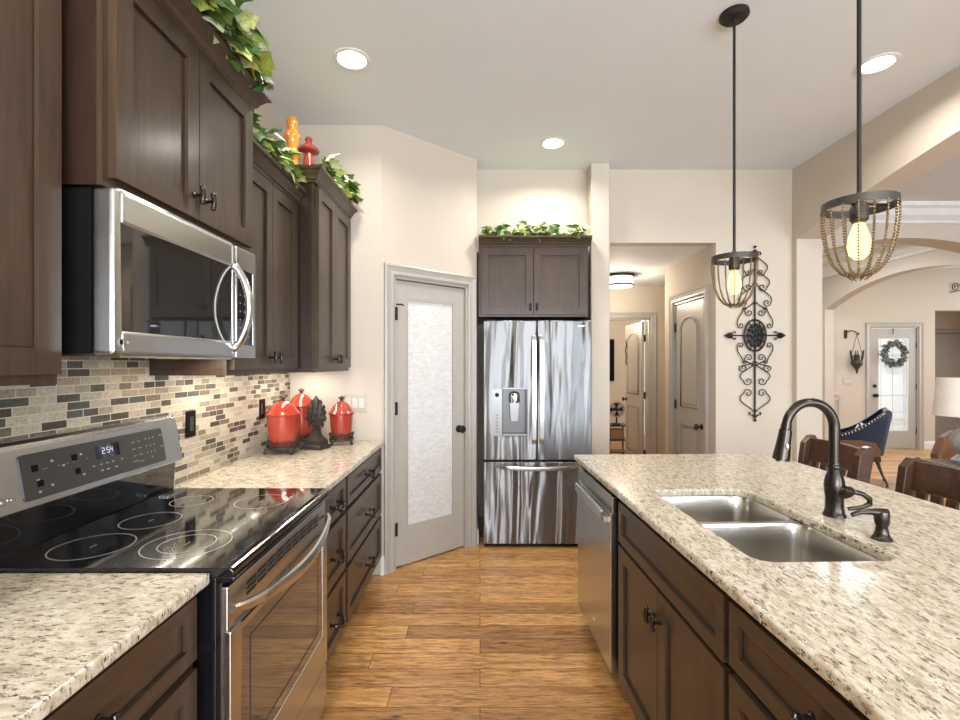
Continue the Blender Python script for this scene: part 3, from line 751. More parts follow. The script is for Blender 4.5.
# ================================================================ refrigerator
M['fridgeside'] = plain('dark_grey_fridge_side', (.03, .03, .03), .5)
FX, FY = .025, 3.80
fr = thing('refrigerator', 'stainless french-door refrigerator with water dispenser, in the alcove', 'refrigerator', (FX, FY, 0), 0)
FWD = .838
MB().box(.003, FWD-.003, .002, .66, .05, 1.755).box(.02, FWD-.02, .03, .6, 0, .05).build('body', M['fridgeside'], fr, .003)
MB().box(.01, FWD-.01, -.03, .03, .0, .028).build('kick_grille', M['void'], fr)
def plateXZ(name, outer, holes, y0, y1, material, parent, bev=.006):
    o = slab(name, outer, holes, 0, y1-y0, material, bev)
    T = Matrix(((1,0,0,0),(0,0,1,y0),(0,1,0,0),(0,0,0,1))); o.data.transform(T)
    bm = bmesh.new(); bm.from_mesh(o.data); bmesh.ops.recalc_face_normals(bm, faces=bm.faces); bm.to_mesh(o.data); bm.free()
    o.parent = parent; return o
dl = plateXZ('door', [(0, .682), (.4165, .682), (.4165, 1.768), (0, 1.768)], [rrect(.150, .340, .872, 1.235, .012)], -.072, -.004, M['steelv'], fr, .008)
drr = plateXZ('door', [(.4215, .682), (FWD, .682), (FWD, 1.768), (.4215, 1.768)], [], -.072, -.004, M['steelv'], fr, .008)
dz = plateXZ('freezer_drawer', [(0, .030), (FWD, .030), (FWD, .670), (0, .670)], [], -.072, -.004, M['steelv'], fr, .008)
# dispenser
M['dispgrey'] = plain('silver_grey_plastic', (.22, .22, .22), .3, .5)
M['dispdark'] = plain('dark_dispenser_recess', (.13, .13, .13), .35, .3)
di = MB()
di.box(.150, .340, -.014, -.008, .872, 1.235).box(.150, .154, -.072, -.008, .872, 1.235).box(.336, .340, -.072, -.008, .872, 1.235).box(.15, .34, -.072, -.008, 1.23, 1.235).box(.15, .34, -.072, -.008, .872, .878)
dd = di.build('dispenser_recess', M['dispdark'], dl)
b = MB().lathe([(.040, 1.13), (.042, 1.15), (.042, 1.185), (.036, 1.205), (.02, 1.215), (0, 1.216)], (.245, -.045, 0), 20); b.build('spout', M['chrome'], dl)
b = MB().prism([(-.030, .98), (.030, .98), (.038, 1.13), (-.038, 1.13)], -.040, -.030, 'y', M=Matrix.Translation((.245, 0, 0))); b.build('paddle', M['dispgrey'], dl, .002)
MB().box(.145, .345, -.095, -.012, .872, .892).build('drip_tray', M['dispgrey'], dl, .004)
b = MB().prism(rr(.068, .146, .872, 1.235, .006), -.0755, -.072, 'y')
for i in range(6): b.box(.098, .114, -.0762, -.0754, .90+i*.026, .906+i*.026, 1)
b.lathe([(.016, 0), (.016, -.001), (.012, -.001), (.012, 0)], (.107, -.0755, 1.19), 20, 1, axis='y')
b.build('dispenser_buttons', [M['dispgrey'], M['fridgeside']], dl)
MB().box(.142, .348, -.077, -.072, 1.235, 1.247).build('dispenser_brow', M['dispgrey'], dl, .002)
M['fhandle'] = plain('satin_handle_steel', (.46, .46, .455), .3, .9)
for x, p in ((.392, dl), (.450, drr)):
    prof = [(-.072, .815), (-.100, .815), (-.118, .85), (-.124, 1.0), (-.126, 1.23), (-.124, 1.46), (-.118, 1.615), (-.100, 1.65), (-.072, 1.65), (-.072, 1.615), (-.104, 1.60), (-.110, 1.23), (-.104, .865), (-.072, .85)]
    b = MB(); half = len(prof)//2
    for i in range(half-1):
        b.prism([prof[i], prof[i+1], prof[-2-i], prof[-1-i]], x-.0165, x+.0165, 'x', smooth=False)
    b.build('handle', M['fhandle'], p, .004)
b = MB(); n = 20; vs = []; fs = []
for t in range(n+1):
    u = t/n; x = .09+.66*u; y = -.074-.058*min(1, sin(pi*u)*2.6); z = .645-.018*sin(pi*u)
    for dy, dz_ in ((-.008, -.016), (-.012, 0), (-.008, .016), (.008, .016), (.010, 0), (.008, -.016)): vs.append((x, y+dy, z+dz_))
fs = [(i*6+j, i*6+(j+1) % 6, i*6+6+(j+1) % 6, i*6+6+j) for i in range(n) for j in range(6)]+[tuple(range(6)), tuple(range(n*6, n*6+6))]
b.add(vs, fs, 0, True); b.build('handle', M['fhandle'], dz)
for x0 in (.02, FWD-.10): MB().box(x0, x0+.08, -.06, .02, 1.756, 1.773).build('hinge_cover', M['fridgeside'], fr, .003)
b = MB().tube([(.715+.009*cos(t*pi/8), -.0725, 1.726+.009*sin(t*pi/8)) for t in range(16)], .0012, 5, closed=True).box(.735, .785, -.0735, -.072, 1.722, 1.730); b.build('emblem', M['chrome'], drr)

# ================================================================ dishwasher
dw = thing('dishwasher', 'stainless dishwasher at the far end of the island', 'dishwasher', (*il(.088, .036), 0), IROT)
DW = .600
MB().box(0, DW, .002, .56, .10, .872).box(.01, DW-.01, .06, .5, 0, .10).build('tub', M['blackmat'], dw, .002)
d_ = MB().box(0, DW, -.034, 0, .105, .790).box(0, DW, -.026, 0, .790, .862).build('door', M['steel'], dw, .004)
MB().box(0, DW, -.0262, 0, .862, .870).build('control_strip', M['blackgloss'], dw)
b = MB(); b.prism([(-.034, .735), (-.058, .74), (-.064, .755), (-.062, .785), (-.052, .792), (-.050, .765), (-.034, .758)], .05, DW-.05, 'x'); b.build('handle', M['steelh'], d_, .002)
b = MB().lathe([(.013, 0), (.013, -.002), (0, -.003)], (.33, -.034, .20), 16, axis='y', sy=.55); b.build('emblem', M['chrome'], d_)

# ================================================================ sink
sk = thing('sink', 'double-bowl undermount stainless sink in the island worktop', 'sink', (*il(0, 0), 0), IROT)
def lp(x0, x1, y0, y1, r, z, n=6): return [(p[0], p[1], z) for p in rrect(x0, x1, y0, y1, r, n)]
def loft(b, loops, cap=True):
    k = len(loops[0]); vs = [p for l in loops for p in l]; fs = []
    for i in range(len(loops)-1):
        for j in range(k): fs.append((i*k+j, i*k+(j+1) % k, (i+1)*k+(j+1) % k, (i+1)*k+j))
    if cap: fs.append(tuple(range((len(loops)-1)*k, len(loops)*k)))
    b.add(vs, fs, 0, True)
DV = 1.098
bowls = ((SKX0-.004, DV-.012, SKY0-.004, SKY1+.004), (DV+.012, SKX1+.004, SKY0-.004, SKY1+.004))
o = slab('rim', rrect(SKX0-.03, SKX1+.03, SKY0-.03, SKY1+.03, .06), [rrect(*q, .055) for q in bowls], .873, .8835, M['steels'], .001)
o.parent = sk
for q in bowls:
    x0, x1, y0, y1 = q
    L = [lp(x0, x1, y0, y1, .055, .883), lp(x0+.003, x1-.003, y0+.003, y1-.003, .055, .872)]
    for z, i, r in ((.80, .006, .055), (.72, .010, .055), (.69, .018, .055), (.675, .035, .05), (.670, .06, .04)): L.append(lp(x0+i, x1-i, y0+i, y1-i, r, z))
    b = MB(); loft(b, L); bo = b.build('bowl', M['steels'], sk, recalc=False)
    for p in bo.data.polygons: pass
    cx, cy = (x0+x1)/2, (y0+y1)/2
    MB().lathe([(.045, 0), (.045, .003), (.036, .003), (.030, -.0), (.0, -.0)], (cx, cy, .671), 24).build('drain', M['chrome'], sk)

# ================================================================ faucet and soap dispenser
fc = thing('faucet', 'dark bronze pull-down gooseneck faucet standing behind the sink', 'faucet', (1.205, 1.632, .914), 0)
b = MB().lathe([(.034, 0), (.034, .006), (.030, .012), (.0275, .03), (.027, .06), (.030, .085), (.031, .105), (.027, .13), (.020, .152), (.018, .160), (.021, .164), (.021, .170), (.017, .176), (.017, .18)], n=28)
b.build('base', M['bronze'], fc)
N = 26; R0 = .082; zc = .297; pts = [(0, 0, .178), (0, 0, .22), (0, 0, .26)]
for i in range(N+1):
    a = pi*i/N*.965; pts.append((-R0+R0*cos(a), 0, zc+R0*1.08*sin(a)))
MB().tube(pts, [.0165]*3+[.0165-.002*i/N for i in range(N+1)], 14).build('spout', M['bronze'], fc)
e = Vector(pts[-1]); d = (Vector(pts[-1])-Vector(pts[-2])).normalized()
hp = [e-d*.005, e+d*.012, e+d*.014, e+d*.06, e+d*.105, e+d*.118]
hd = MB().tube(hp, [.0165, .0165, .0195, .022, .0265, .0265], 16).build('spray_head', M['bronze'], fc)
MB().sphere(e+d*.07+Vector((.0, -.020, 0)), .008, 10, sz=1.9).build('spray_button', M['chrome'], hd)
MB().tube([e+d*.118, e+d*.124], [.020, .019], 16).build('aerator', M['chrome'], hd)
b = MB().lathe([(.020, 0), (.020, .018), (.016, .03), (.012, .036), (0, .038)], (0, 0, 0), 16, M=Matrix.Translation((.010, -.020, .082)) @ Matrix.Rotation(R(62), 4, Vector((1, .55, 0))))
pts = [(.026, -.036, .088), (.045, -.045, .086), (.070, -.050, .074), (.088, -.045, .062), (.094, -.038, .052), (.085, -.040, .040), (.05, -.046, .034), (.018, -.040, .034)]
b.tube([(.020, -.030, .090), (.036, -.040, .092), (.060, -.046, .086), (.082, -.046, .070), (.084, -.044, .052), (.060, -.046, .044), (.036, -.046, .040), (.016, -.040, .036)], [.011, .009, .008, .009, .009, .007, .0065, .006], 10)
b.build('lever', M['bronze'], fc)
sd = thing('soap_dispenser', 'short dark bronze soap dispenser standing beside the faucet', 'soap dispenser', (1.182, 1.412, .914), 0)
MB().lathe([(.026, 0), (.026, .004), (.021, .010), (.017, .022), (.015, .040), (.019, .052), (.0195, .075), (.018, .083), (0, .084)], n=24).build('base', M['bronze'], sd)
b = MB().tube([(.014, 0, .078), (-.012, 0, .080), (-.040, 0, .082), (-.066, 0, .080), (-.088, 0, .072)], [.013, .012, .009, .007, .0065], 12); b.build('spout', M['bronze'], sd)
# ================================================================ lamps
def downlight(label, x, y, pw=13):
    t = thing('recessed_light', label, 'ceiling light', (x, y, H-.001), 0, None)
    MB().lathe([(.098, 0), (.098, -.004), (.088, -.008), (.076, -.006), (.074, -.001), (.074, 0)], n=32).build('trim_ring', M['white'], t)
    MB().lathe([(.073, -.002), (0, -.002)], n=28).build('lens', M['can'], t)
    l = light('AREA', (0, 0, -.012), pw, (1, .955, .89), (0, 0, 0), .14, shape='DISK', spread=R(150), name='downlight_beam'); l.parent = t
    return t
downlight('recessed ceiling light above the left wall cabinets', -.68, 2.55)
downlight('recessed ceiling light nearest the refrigerator', .535, 3.52)
downlight('recessed ceiling light at right behind the nearer pendant rod', 2.144, 2.59)
for i, (x, y) in enumerate(((-.68, .7), (.55, -.9), (2.1, .4), (-.6, -1.4), (2.1, -1.8))):
    downlight('recessed ceiling light %s' % ('behind the camera over the near worktop', 'behind the camera above the aisle', 'above the near end of the island', 'behind the camera by the left wall', 'behind the camera beyond the island')[i], x, y)
def strip(label, x, y0, y1, pw, z=1.408):
    o = MB().box(x-.018, x+.018, y0, y1, z-.012, z).build('under_cabinet_light', M['lampw'], None); tag(o, label, 'light', )
    l = light('AREA', (x, (y0+y1)/2, z-.014), pw, (1, .90, .76), (0, 0, 0), .03, (y1-y0)*.95, name='under_cabinet_beam')
strip('light strip under the wall cabinet between microwave and corner', -1.14, 1.98, 2.50, 3.6)
strip('light strip under the corner cabinet above the red canisters', -1.12, 2.68, 3.15, 3.2)
light('AREA', (-1.02, 1.77, 1.447), 1.6, (1, .86, .66), (0, 0, 0), .12, .08, name='microwave_lamp_beam')
# pendants
def pendant(label, x, y, rz):
    t = thing('pendant_light', label, 'pendant light', (x, y, 1.917), rz)
    MB().lathe([(0, H-1.917), (.062, H-1.917), (.064, H-1.932), (.052, H-1.944), (.012, H-1.948), (.010, H-1.967)], n=28).build('canopy', M['black'], t)
    MB().tube([(0, 0, .03), (0, 0, H-1.94)], .0062, 10).build('rod', M['black'], t)
    MB().lathe([(.094, -.012), (.097, -.012), (.097, .012), (.094, .012), (.094, -.012)], n=44).build('ring', M['pewter'], t)
    b = MB().box(-.095, .095, -.008, .008, .004, .007); b.lathe([(.011, .005), (.011, .02), (.007, .04), (0, .041)]); b.build('crossbar', M['pewter'], t)
    MB().lathe([(.020, .006), (.024, -.01), (.024, -.045), (.018, -.052), (0, -.052)]).build('socket', M['pewter'], t)
    MB().lathe([(0, -.052), (.014, -.056), (.020, -.075), (.028, -.10), (.031, -.125), (.026, -.15), (.012, -.165), (0, -.168)], n=20).build('bulb', M['bulb'], t)
    prof = [(.095, -.010), (.095, -.045), (.091, -.09), (.083, -.135), (.067, -.178), (.046, -.206), (.022, -.217)]
    # beads spaced evenly down the curve
    P = []; acc = 0; step = .0088
    for (r0, z0), (r1, z1) in zip(prof, prof[1:]):
        L = math.hypot(r1-r0, z1-z0); s = acc
        while s < L: P.append((r0+(r1-r0)*s/L, z0+(z1-z0)*s/L)); s += step
        acc = s-L
    b = MB()
    for r, z in P: b.sphere((r, 0, z), .0038, 6)
    s0 = b.build('bead_strand', M['gold'], t)
    for k in range(1, 16):
        c = s0.copy(); COL.objects.link(c); c.parent = t; c.rotation_euler = (0, 0, 2*pi*k/16)
    b = MB()
    for k in range(10):
        a = 2*pi*k/10; b.tube([(.024*cos(a), .024*sin(a), -.209), (.03*cos(a), .03*sin(a), -.217), (.018*cos(a), .018*sin(a), -.228)], .0022, 5)
    b.tube([(.024*cos(a*pi/12), .024*sin(a*pi/12), -.213) for a in range(24)], .003, 6, closed=True)
    b.build('bead_finial', M['gold'], t)
    l = light('POINT', (0, 0, -.11), 9, (1, .70, .38), size=.03, name='pendant_bulb_light'); l.parent = t
    return t
pendant('beaded basket pendant light nearer the camera, above the sink', 1.165, 1.475, .1)
pendant('beaded basket pendant light farther off, overlapping the iron wall cross', 1.176, 2.22, .3)
# hall flush light
t = thing('flush_ceiling_light', 'round flush ceiling light with dark rims in the hall', 'ceiling light', (1.585, 5.45, 2.44), 0)
M['opal'] = emit('opal_lit_glass', (1, .93, .8), 1.9)
MB().lathe([(0, 0), (.165, 0), (.165, -.028), (.155, -.028), (0, -.028)], n=32).build('top_rim', M['black'], t)
MB().lathe([(.150, -.028), (.150, -.125), (.13, -.14), (0, -.15)], n=32).build('glass_drum', M['opal'], t)
MB().lathe([(.150, -.112), (.156, -.112), (.156, -.128), (.150, -.128), (.150, -.112)], n=32).build('bottom_rim', M['black'], t)
l = light('POINT', (1.585, 5.45, 2.2), 26, (1, .86, .68), size=.12, name='hall_light')
light('POINT', (1.6, 7.5, 2.1), 40, (1, .84, .62), size=.2, name='bedroom_light')
light('POINT', (-.6, 4.0, 2.3), 14, (1, .95, .88), size=.15, name='pantry_fill_light')  # unseen light added behind the obscured glass so it looks white

# ================================================================ things on the left worktop
def canister(label, x, y, r, hb, rz=0):
    t = thing('canister', label, 'canister', (x, y, .9145), rz, None)
    z0 = .038
    MB().lathe([(0, z0), (r*.72, z0), (r*.80, z0+.012), (r*.90, z0+.05), (r*.97, z0+hb*.6), (r*1.0, z0+hb-.02), (r*1.02, z0+hb), (0, z0+hb)], n=36).build('jar', M['red'], t)
    zl = z0+hb
    lid = MB().lathe([(r*1.0, zl), (r*1.13, zl+.002), (r*1.15, zl+.008), (r*1.10, zl+.014), (r*.98, zl+.020), (r*.88, zl+.036), (r*.68, zl+.058), (r*.42, zl+.075), (r*.18, zl+.084), (0, zl+.086)], n=36).build('lid', M['red'], t)
    b = MB().lathe([(.012, zl+.082), (.010, zl+.09), (.014, zl+.098), (.010, zl+.106), (.004, zl+.118), (0, zl+.119)], n=12)
    for k in range(4):
        a = k*pi/2+.4; b.tube([(0, 0, zl+.10), (.016*cos(a), .016*sin(a), zl+.108), (.022*cos(a), .022*sin(a), zl+.102)], [.005, .004, .003], 6)
    b.build('knob', M['iron'], lid)
    b = MB(); rr_ = r*1.0
    b.lathe([(0, .024), (rr_*.98, .024), (rr_*1.05, .028), (rr_*1.05, .040), (rr_*.85, .040), (0, .038)], n=32)
    for k in range(4):
        a = pi/4+k*pi/2; ca, sa = cos(a), sin(a)
        b.tube([(rr_*ca, rr_*sa, .034), (rr_*1.12*ca, rr_*1.12*sa, .026), (rr_*1.16*ca, rr_*1.16*sa, .012), (rr_*1.28*ca, rr_*1.28*sa, .006)], [.012, .011, .008, .009], 8)
    for k in range(8):      # leafy scrolls standing around the foot of the jar
        a = k*pi/4; q = r*.98
        for s in (-1, 1):
            pts = []
            for i in range(12):
                th = i/11*pi*1.7; rad = .020*(1-i/15)
                aa = a+s*(.10+(.020-rad*cos(th))/r*.9)
                pts.append((q*cos(aa), q*sin(aa), .052+rad*sin(th)))
            b.tube(pts, .0038, 5)
        b.sphere((q*1.01*cos(a), q*1.01*sin(a), .068), .0075, 6, sz=1.6)
    b.build('stand', M['iron'], t)
    return t
canister('largest red lidded canister at front left, on an iron stand by the mosaic', -1.150, 2.80, .087, .180)
canister('red lidded canister at the back, half hidden behind iron leaf ornament', -1.150, 3.09, .074, .205, .5)
canister('red lidded canister at right, beneath the triple light switch', -.893, 3.095, .073, .155, .3)
t = thing('finial_ornament', 'dark carved artichoke-shaped ornament on square base among the red canisters', 'ornament', (-1.0, 2.93, .9145), R(-18))
b = MB()
def sqloft(b, L):
    vs = []; fs = []
    for h, z in L: vs += [(-h, -h*.8, z), (h, -h*.8, z), (h, h*.8, z), (-h, h*.8, z)]
    for i in range(len(L)-1):
        for j in range(4): fs.append((i*4+j, i*4+(j+1) % 4, i*4+4+(j+1) % 4, i*4+4+j))
    fs += [(0, 1, 2, 3), tuple(range(len(vs)-4, len(vs)))]
    b.add(vs, fs)
sqloft(b, [(.066, 0), (.068, .014), (.064, .022), (.054, .028), (.052, .052), (.034, .072), (.026, .09), (.022, .11), (.026, .122), (.018, .13)])
b.build('base', M['iron'], t, .003)
b = MB().lathe([(.012, .12), (.030, .135), (.052, .165), (.060, .20), (.056, .235), (.040, .268), (.020, .298), (.005, .322), (0, .326)], n=24, sy=.42)
b.build('leaf_body', M['iron'], t)
b = MB()
for row, (z, r, n) in enumerate(((.15, .046, 8), (.185, .060, 10), (.22, .060, 10), (.252, .050, 8), (.28, .034, 6))):
    for k in range(n):
        a = 2*pi*(k+.5*(row % 2))/n
        b.tube([(r*.96*cos(a), r*.42*sin(a), z-.020), (r*1.06*cos(a), r*.50*sin(a), z), (r*1.0*cos(a), r*.46*sin(a), z+.020)], [.005, .010, .001], 6)
b.build('scales', M['iron'], t)

# ================================================================ ornaments and ivy above the cabinets
def leaf(b, p, size, yaw, pitch, roll):
    half = [(0, .0), (-.12, .30), (.10, .52), (.28, .34), (.50, .46), (.66, .22), (1.0, 0)]
    Mx = Matrix.Translation(p) @ Matrix.Rotation(yaw, 4, 'Z') @ Matrix.Rotation(pitch, 4, 'Y') @ Matrix.Rotation(roll, 4, 'X') @ Matrix.Scale(size, 4)
    def zz(u, v): return -.22*abs(v)-.25*u*u
    vs = [(.34, 0, .03)]+[(u, v, zz(u, v)) for u, v in half]+[(u, -v, zz(u, v)) for u, v in half[-2:0:-1]]
    n = len(vs)-1
    b.add(vs, [(0, 1+i, 1+(i+1) % n) for i in range(n)], 0, True, Mx)
def garland(label, pts, n, spread, size, lean=(0, 0), seed=1, loc=None):
    rnd = random.Random(seed); P = [Vector(p) for p in pts]; base = P[0].copy()
    t = thing('ivy_garland', label, 'ivy', tuple(base), 0, None)
    def at(u):
        k = u*(len(P)-1); i = min(int(k), len(P)-2); f = k-i; return P[i].lerp(P[i+1], f)-base
    b = MB(); fb = MB()
    for s in range(2):
        b.tube([at(i/30)+Vector((rnd.uniform(-.3, .3)*spread[0], rnd.uniform(-.3, .3)*spread[1], rnd.uniform(.0, .4)*spread[2])) for i in range(31)], .003, 5)
    for i in range(n):
        u = rnd.random(); c = at(u)
        q = Vector((rnd.uniform(-1, 1)*spread[0], rnd.uniform(-1, 1)*spread[1], rnd.random()**1.3*spread[2]))
        a = math.atan2(q.y+lean[1], q.x+lean[0])+rnd.uniform(-1.0, 1.0)
        sz = size*rnd.uniform(.65, 1.2)
        leaf(fb, c+q, sz, a, rnd.uniform(-.5, .9), rnd.uniform(-.7, .7))
        if i % 4 == 0: b.tube([c, c+q*.5+Vector((0, 0, .01)), c+q], .0016, 4)
    b.build('stem', M['stem'], t); fb.build('foliage', M['leaf'], t, recalc=False)
    return t
garland('ivy garland along the top of the cabinet above the microwave', [(-.86, 1.22, 2.502), (-.86, 1.80, 2.502)], 190, (.055, .06, .15), .085, (.25, 0), 3)
garland('ivy garland along the lower cabinet top, before amber ornament', [(-1.0, 1.92, 2.37), (-.985, 2.46, 2.375)], 150, (.055, .04, .12), .075, (.2, 0), 5)
garland('ivy sprig on the corner cabinet at its pantry end', [(-.90, 2.72, 2.485), (-.87, 3.18, 2.485)], 80, (.05, .04, .13), .075, (.25, 0), 8)
garland('ivy garland along the cabinet above the refrigerator', [(.03, 3.80, 2.432), (.82, 3.80, 2.432)], 190, (.04, .055, .10), .07, (0, -.2), 11)
t = thing('ceramic_figurine', 'tall amber ceramic ornament standing on corner cabinet behind ivy', 'ornament', (-1.095, 2.80, 2.406), 0)
MB().lathe([(0, 0), (.060, 0), (.066, .02), (.060, .06), (.045, .12), (.030, .19), (.034, .22), (.046, .235), (.046, .25), (.032, .262), (.028, .29), (.034, .32), (.044, .345), (.038, .37), (.024, .39), (.030, .41), (.034, .435), (.022, .46), (0, .468)], n=24).build('body', M['amber'], t)
b = MB()
for k in range(7):
    a = 2*pi*k/7; b.sphere((.036*cos(a), .036*sin(a), .35), .014, 8); b.sphere((.046*cos(a), .046*sin(a), .243), .010, 8)
b.build('relief_beads', M['amber'], t)
t = thing('ceramic_jar', 'small red ceramic jar with a wide flat lid on corner cabinet', 'ornament', (-1.06, 2.97, 2.406), 0)
t.scale = (1, 1, 1.12)
MB().lathe([(0, 0), (.05, 0), (.062, .06), (.06, .14), (.035, .22), (.028, .29), (0, .29)], n=24).build('body', M['red'], t)
MB().lathe([(0, .29), (.03, .291), (.060, .298), (.066, .306), (.058, .318), (.034, .332), (.022, .345), (.018, .355), (.024, .366), (.014, .380), (0, .384)], n=24).build('lid', M['red'], t)

# ================================================================ plates on the walls
def plate(name, label, cat, Mx, gangs, pm, km):
    t = thing(name, label, cat, tuple(Mx.translation), Mx.to_euler().z)
    w = .046*gangs+.024
    MB().box(-w/2, w/2, -.006, 0, -.058, .058).build('cover_plate', pm, t, .002)
    for g in range(gangs):
        x = (g-(gangs-1)/2)*.046
        MB().box(x-.016, x+.016, -.009, -.004, -.033, .033).build('rocker' if name == 'light_switch' else 'socket', km, t, .0015)
    return t
def WM(x, y, z, a): return Matrix.Translation((x, y, z)) @ Matrix.Rotation(R(a), 4, 'Z')
M['plate'] = plain('ivory_cover_plate', (.46, .43, .37), .4); M['rocker'] = plain('ivory_rocker', (.58, .56, .51), .35)
plate('light_switch', 'white triple light switch on the wall right of the red canisters', 'light switch', WM(-.848, 3.254, 1.165, 0), 3, M['plate'], M['rocker'])
plate('light_switch', 'pale light switch plate on the foyer wall beside the front door', 'light switch', WM(6.18, 8.07, 1.14, 0), 3, M['plate'], M['rocker'])
plate('wall_outlet', 'dark wall outlet in the mosaic just beyond the range', 'outlet', WM(-1.287, 2.13, 1.165, 90), 1, M['blackmat'], M['blackgloss'])
plate('wall_outlet', 'dark wall outlet in the mosaic behind the front canister', 'outlet', WM(-1.287, 2.83, 1.165, 90), 1, M['blackmat'], M['blackgloss'])

# ================================================================ iron cross on the far wall
t = thing('wall_cross', 'large scrolled wrought-iron cross hanging on the far wall', 'wall decoration', (2.282, 3.985, 1.667), 0)
K = .0022
def spiral(cx, cz, r, a0, turns, s, n=18):
    return [(cx+r*(1-.78*i/n)*cos(a0+s*2*pi*turns*i/n), -.004, cz+r*(1-.78*i/n)*sin(a0+s*2*pi*turns*i/n)) for i in range(n+1)]
def bez(p0, p1, p2, p3, n=12):
    return [tuple((1-u)**3*a+3*(1-u)**2*u*b_+3*(1-u)*u*u*c+u**3*d for a, b_, c, d in zip(p0, p1, p2, p3)) for u in [i/n for i in range(n+1)]]
def cscroll(b, A_, ra, sa, B_, rb, sb, bulge, r=.0040):
    """two spirals joined by a bowed bar; centres in crop pixels from the cross centre"""
    a = (A_[0]*K, -A_[1]*K); c = (B_[0]*K, -B_[1]*K); ra *= K; rb *= K
    sx = 1 if bulge > 0 else -1
    P0 = (a[0]+sx*ra, -.004, a[1]); P1 = (c[0]+sx*rb, -.004, c[1])
    A0 = 0 if sx > 0 else pi
    up = 1 if c[1] > a[1] else -1
    s1 = spiral(a[0], a[1], ra, A0, 1.15, -up*sx, 18)[::-1]
    s2 = spiral(c[0], c[1], rb, A0, 1.15, up*sx, 18)
    d = abs(c[1]-a[1])*.45
    mid = bez(P0, (P0[0]+bulge*K, -.004, P0[2]+up*d), (P1[0]+bulge*K, -.004, P1[2]-up*d), P1)
    b.tube(s1[:-1]+mid+s2[1:], r, 6)
for s in (-1, 1):
    for (A_, ra, B_, rb, bu) in (((22*s, -238), 15, (3*s, -300), 3, 26*s), ((28*s, -182), 17, (3*s, -248), 3, 28*s), ((44*s, -124), 16, (3*s, -196), 3, 14*s),
                                 ((23*s, -86), 14, (4*s, -122), 3, 14*s), ((54*s, -38), 12, (38*s, -100), 7, 6*s), ((54*s, 38), 12, (38*s, 100), 7, 6*s), ((23*s, 84), 14, (4*s, 112), 3, 14*s),
                                 ((44*s, 122), 16, (4*s, 102), 3, 4*s), ((26*s, 172), 17, (3*s, 112), 3, 34*s), ((26*s, 218), 17, (3*s, 284), 3, 34*s)):
        b = MB(); cscroll(b, A_, ra, 1, B_, rb, 1, bu); b.build('scroll', M['black'], t)
    # leaf-tipped arm
    b = MB().tube([(.04*s, -.004, 0), (.20*s, -.004, 0)], .006, 8)
    b.tube([(.190*s, -.004, 0), (.205*s, -.004, 0), (.222*s, -.004, 0), (.254*s, -.004, 0)], [.006, .028, .022, .002], 8)
    for q in (-1, 1):
        b.tube([(.195*s, -.004, 0), (.185*s, -.004, .022*q), (.17*s, -.004, .034*q), (.160*s, -.004, .026*q), (.165*s, -.004, .018*q)], .005, 6)
    b.build('arm', M['black'], t)
MB().tube([(0, -.002, -.70), (0, -.002, .71)], .0068, 8).build('upright', M['black'], t)
b = MB()
for z, q in ((-.66, 1), (.69, -1)):
    for s in (-1, 1):
        b.tube([(0, -.004, z-.02*q), (.022*s, -.004, z), (.042*s, -.004, z+.002), (.048*s, -.004, z+.016*q), (.036*s, -.004, z+.022*q)], .006, 6)
    b.sphere((0, -.004, z-.045*q), .012, 8)
b.build('fleur_tip', M['black'], t)
b = MB().tube([(.090*cos(2*pi*i/40), -.004, .130*sin(2*pi*i/40)) for i in range(40)], .0075, 8, closed=True)
b.lathe([(0, .002), (.070, .000), (.072, -.004), (.06, -.008), (0, -.012)], (0, -.004, 0), 28, axis='y', sx=1, sy=1.35)
for k in range(12):
    a = 2*pi*k/12
    b.sphere((.058*cos(a), -.012, .088*sin(a)), .015, 8)
    b.tube([(.068*cos(a), -.006, .098*sin(a)), (.088*cos(a+.1), -.006, .128*sin(a+.1))], .005, 5)
for k in range(6):
    a = 2*pi*k/6+.3; b.sphere((.028*cos(a), -.016, .045*sin(a)), .016, 8)
b.sphere((0, -.018, 0), .016, 8)
b.build('medallion', M['black'], t)

# ================================================================ hall things
o = MB().box(-.27, .27, -.02, 0, -.375, .375).build('picture_frame', M['blackmat'], None, .004, loc=(2.13, 8.6, 1.50)); tag(o, 'dark picture frame on the warm wall beyond the hall doorway', 'picture')
t = thing('shelf_table', 'small dark wooden shelf stand in the room beyond the hall', 'table', (2.12, 7.5, 0), 0)
b = MB().box(-.15, .17, -.15, .15, .47, .49).box(-.14, .16, -.14, .14, .25, .265).box(-.14, .16, -.14, .14, .06, .075); b.build('shelf_boards', M['chairwood'], t, .003)
for x in (-.14, .14):
    for y in (-.14, .12): MB().box(x, x+.02, y, y+.02, 0, .49).build('leg', M['chairwood'], t)
o = MB().box(-.10, .10, -.10, .10, 0, .15).build('basket', plain('woven_tan_basket', (.38, .24, .12), .8), None, .01, loc=(2.12, 7.49, .267)); tag(o, 'tan basket on the middle shelf of the dark stand', 'basket')
t = thing('desk_fan', 'small round black fan on the dark shelf stand', 'fan', (2.12, 7.45, .49), 0)
MB().lathe([(0, 0), (.07, 0), (.075, .012), (.05, .022), (.014, .03), (.012, .12), (0, .12)], n=20).build('base', M['black'], t)
b = MB()
for q in (.03, .05, .07, .09, .105, .12): b.tube([(q*cos(2*pi*i/24), -.03+0*q+.02*(q/.12), .235+q*sin(2*pi*i/24)) for i in range(24)], .003, 5, closed=True)
for k in range(20):
    a = 2*pi*k/20; b.tube([(0, -.03, .235), (.115*cos(a), -.01, .235+.115*sin(a))], .0022, 4)
b.build('guard', M['black'], t)
b = MB().lathe([(0, -.02), (.025, -.02), (.03, .05), (0, .06)], (0, 0, .235), 14, axis='y')
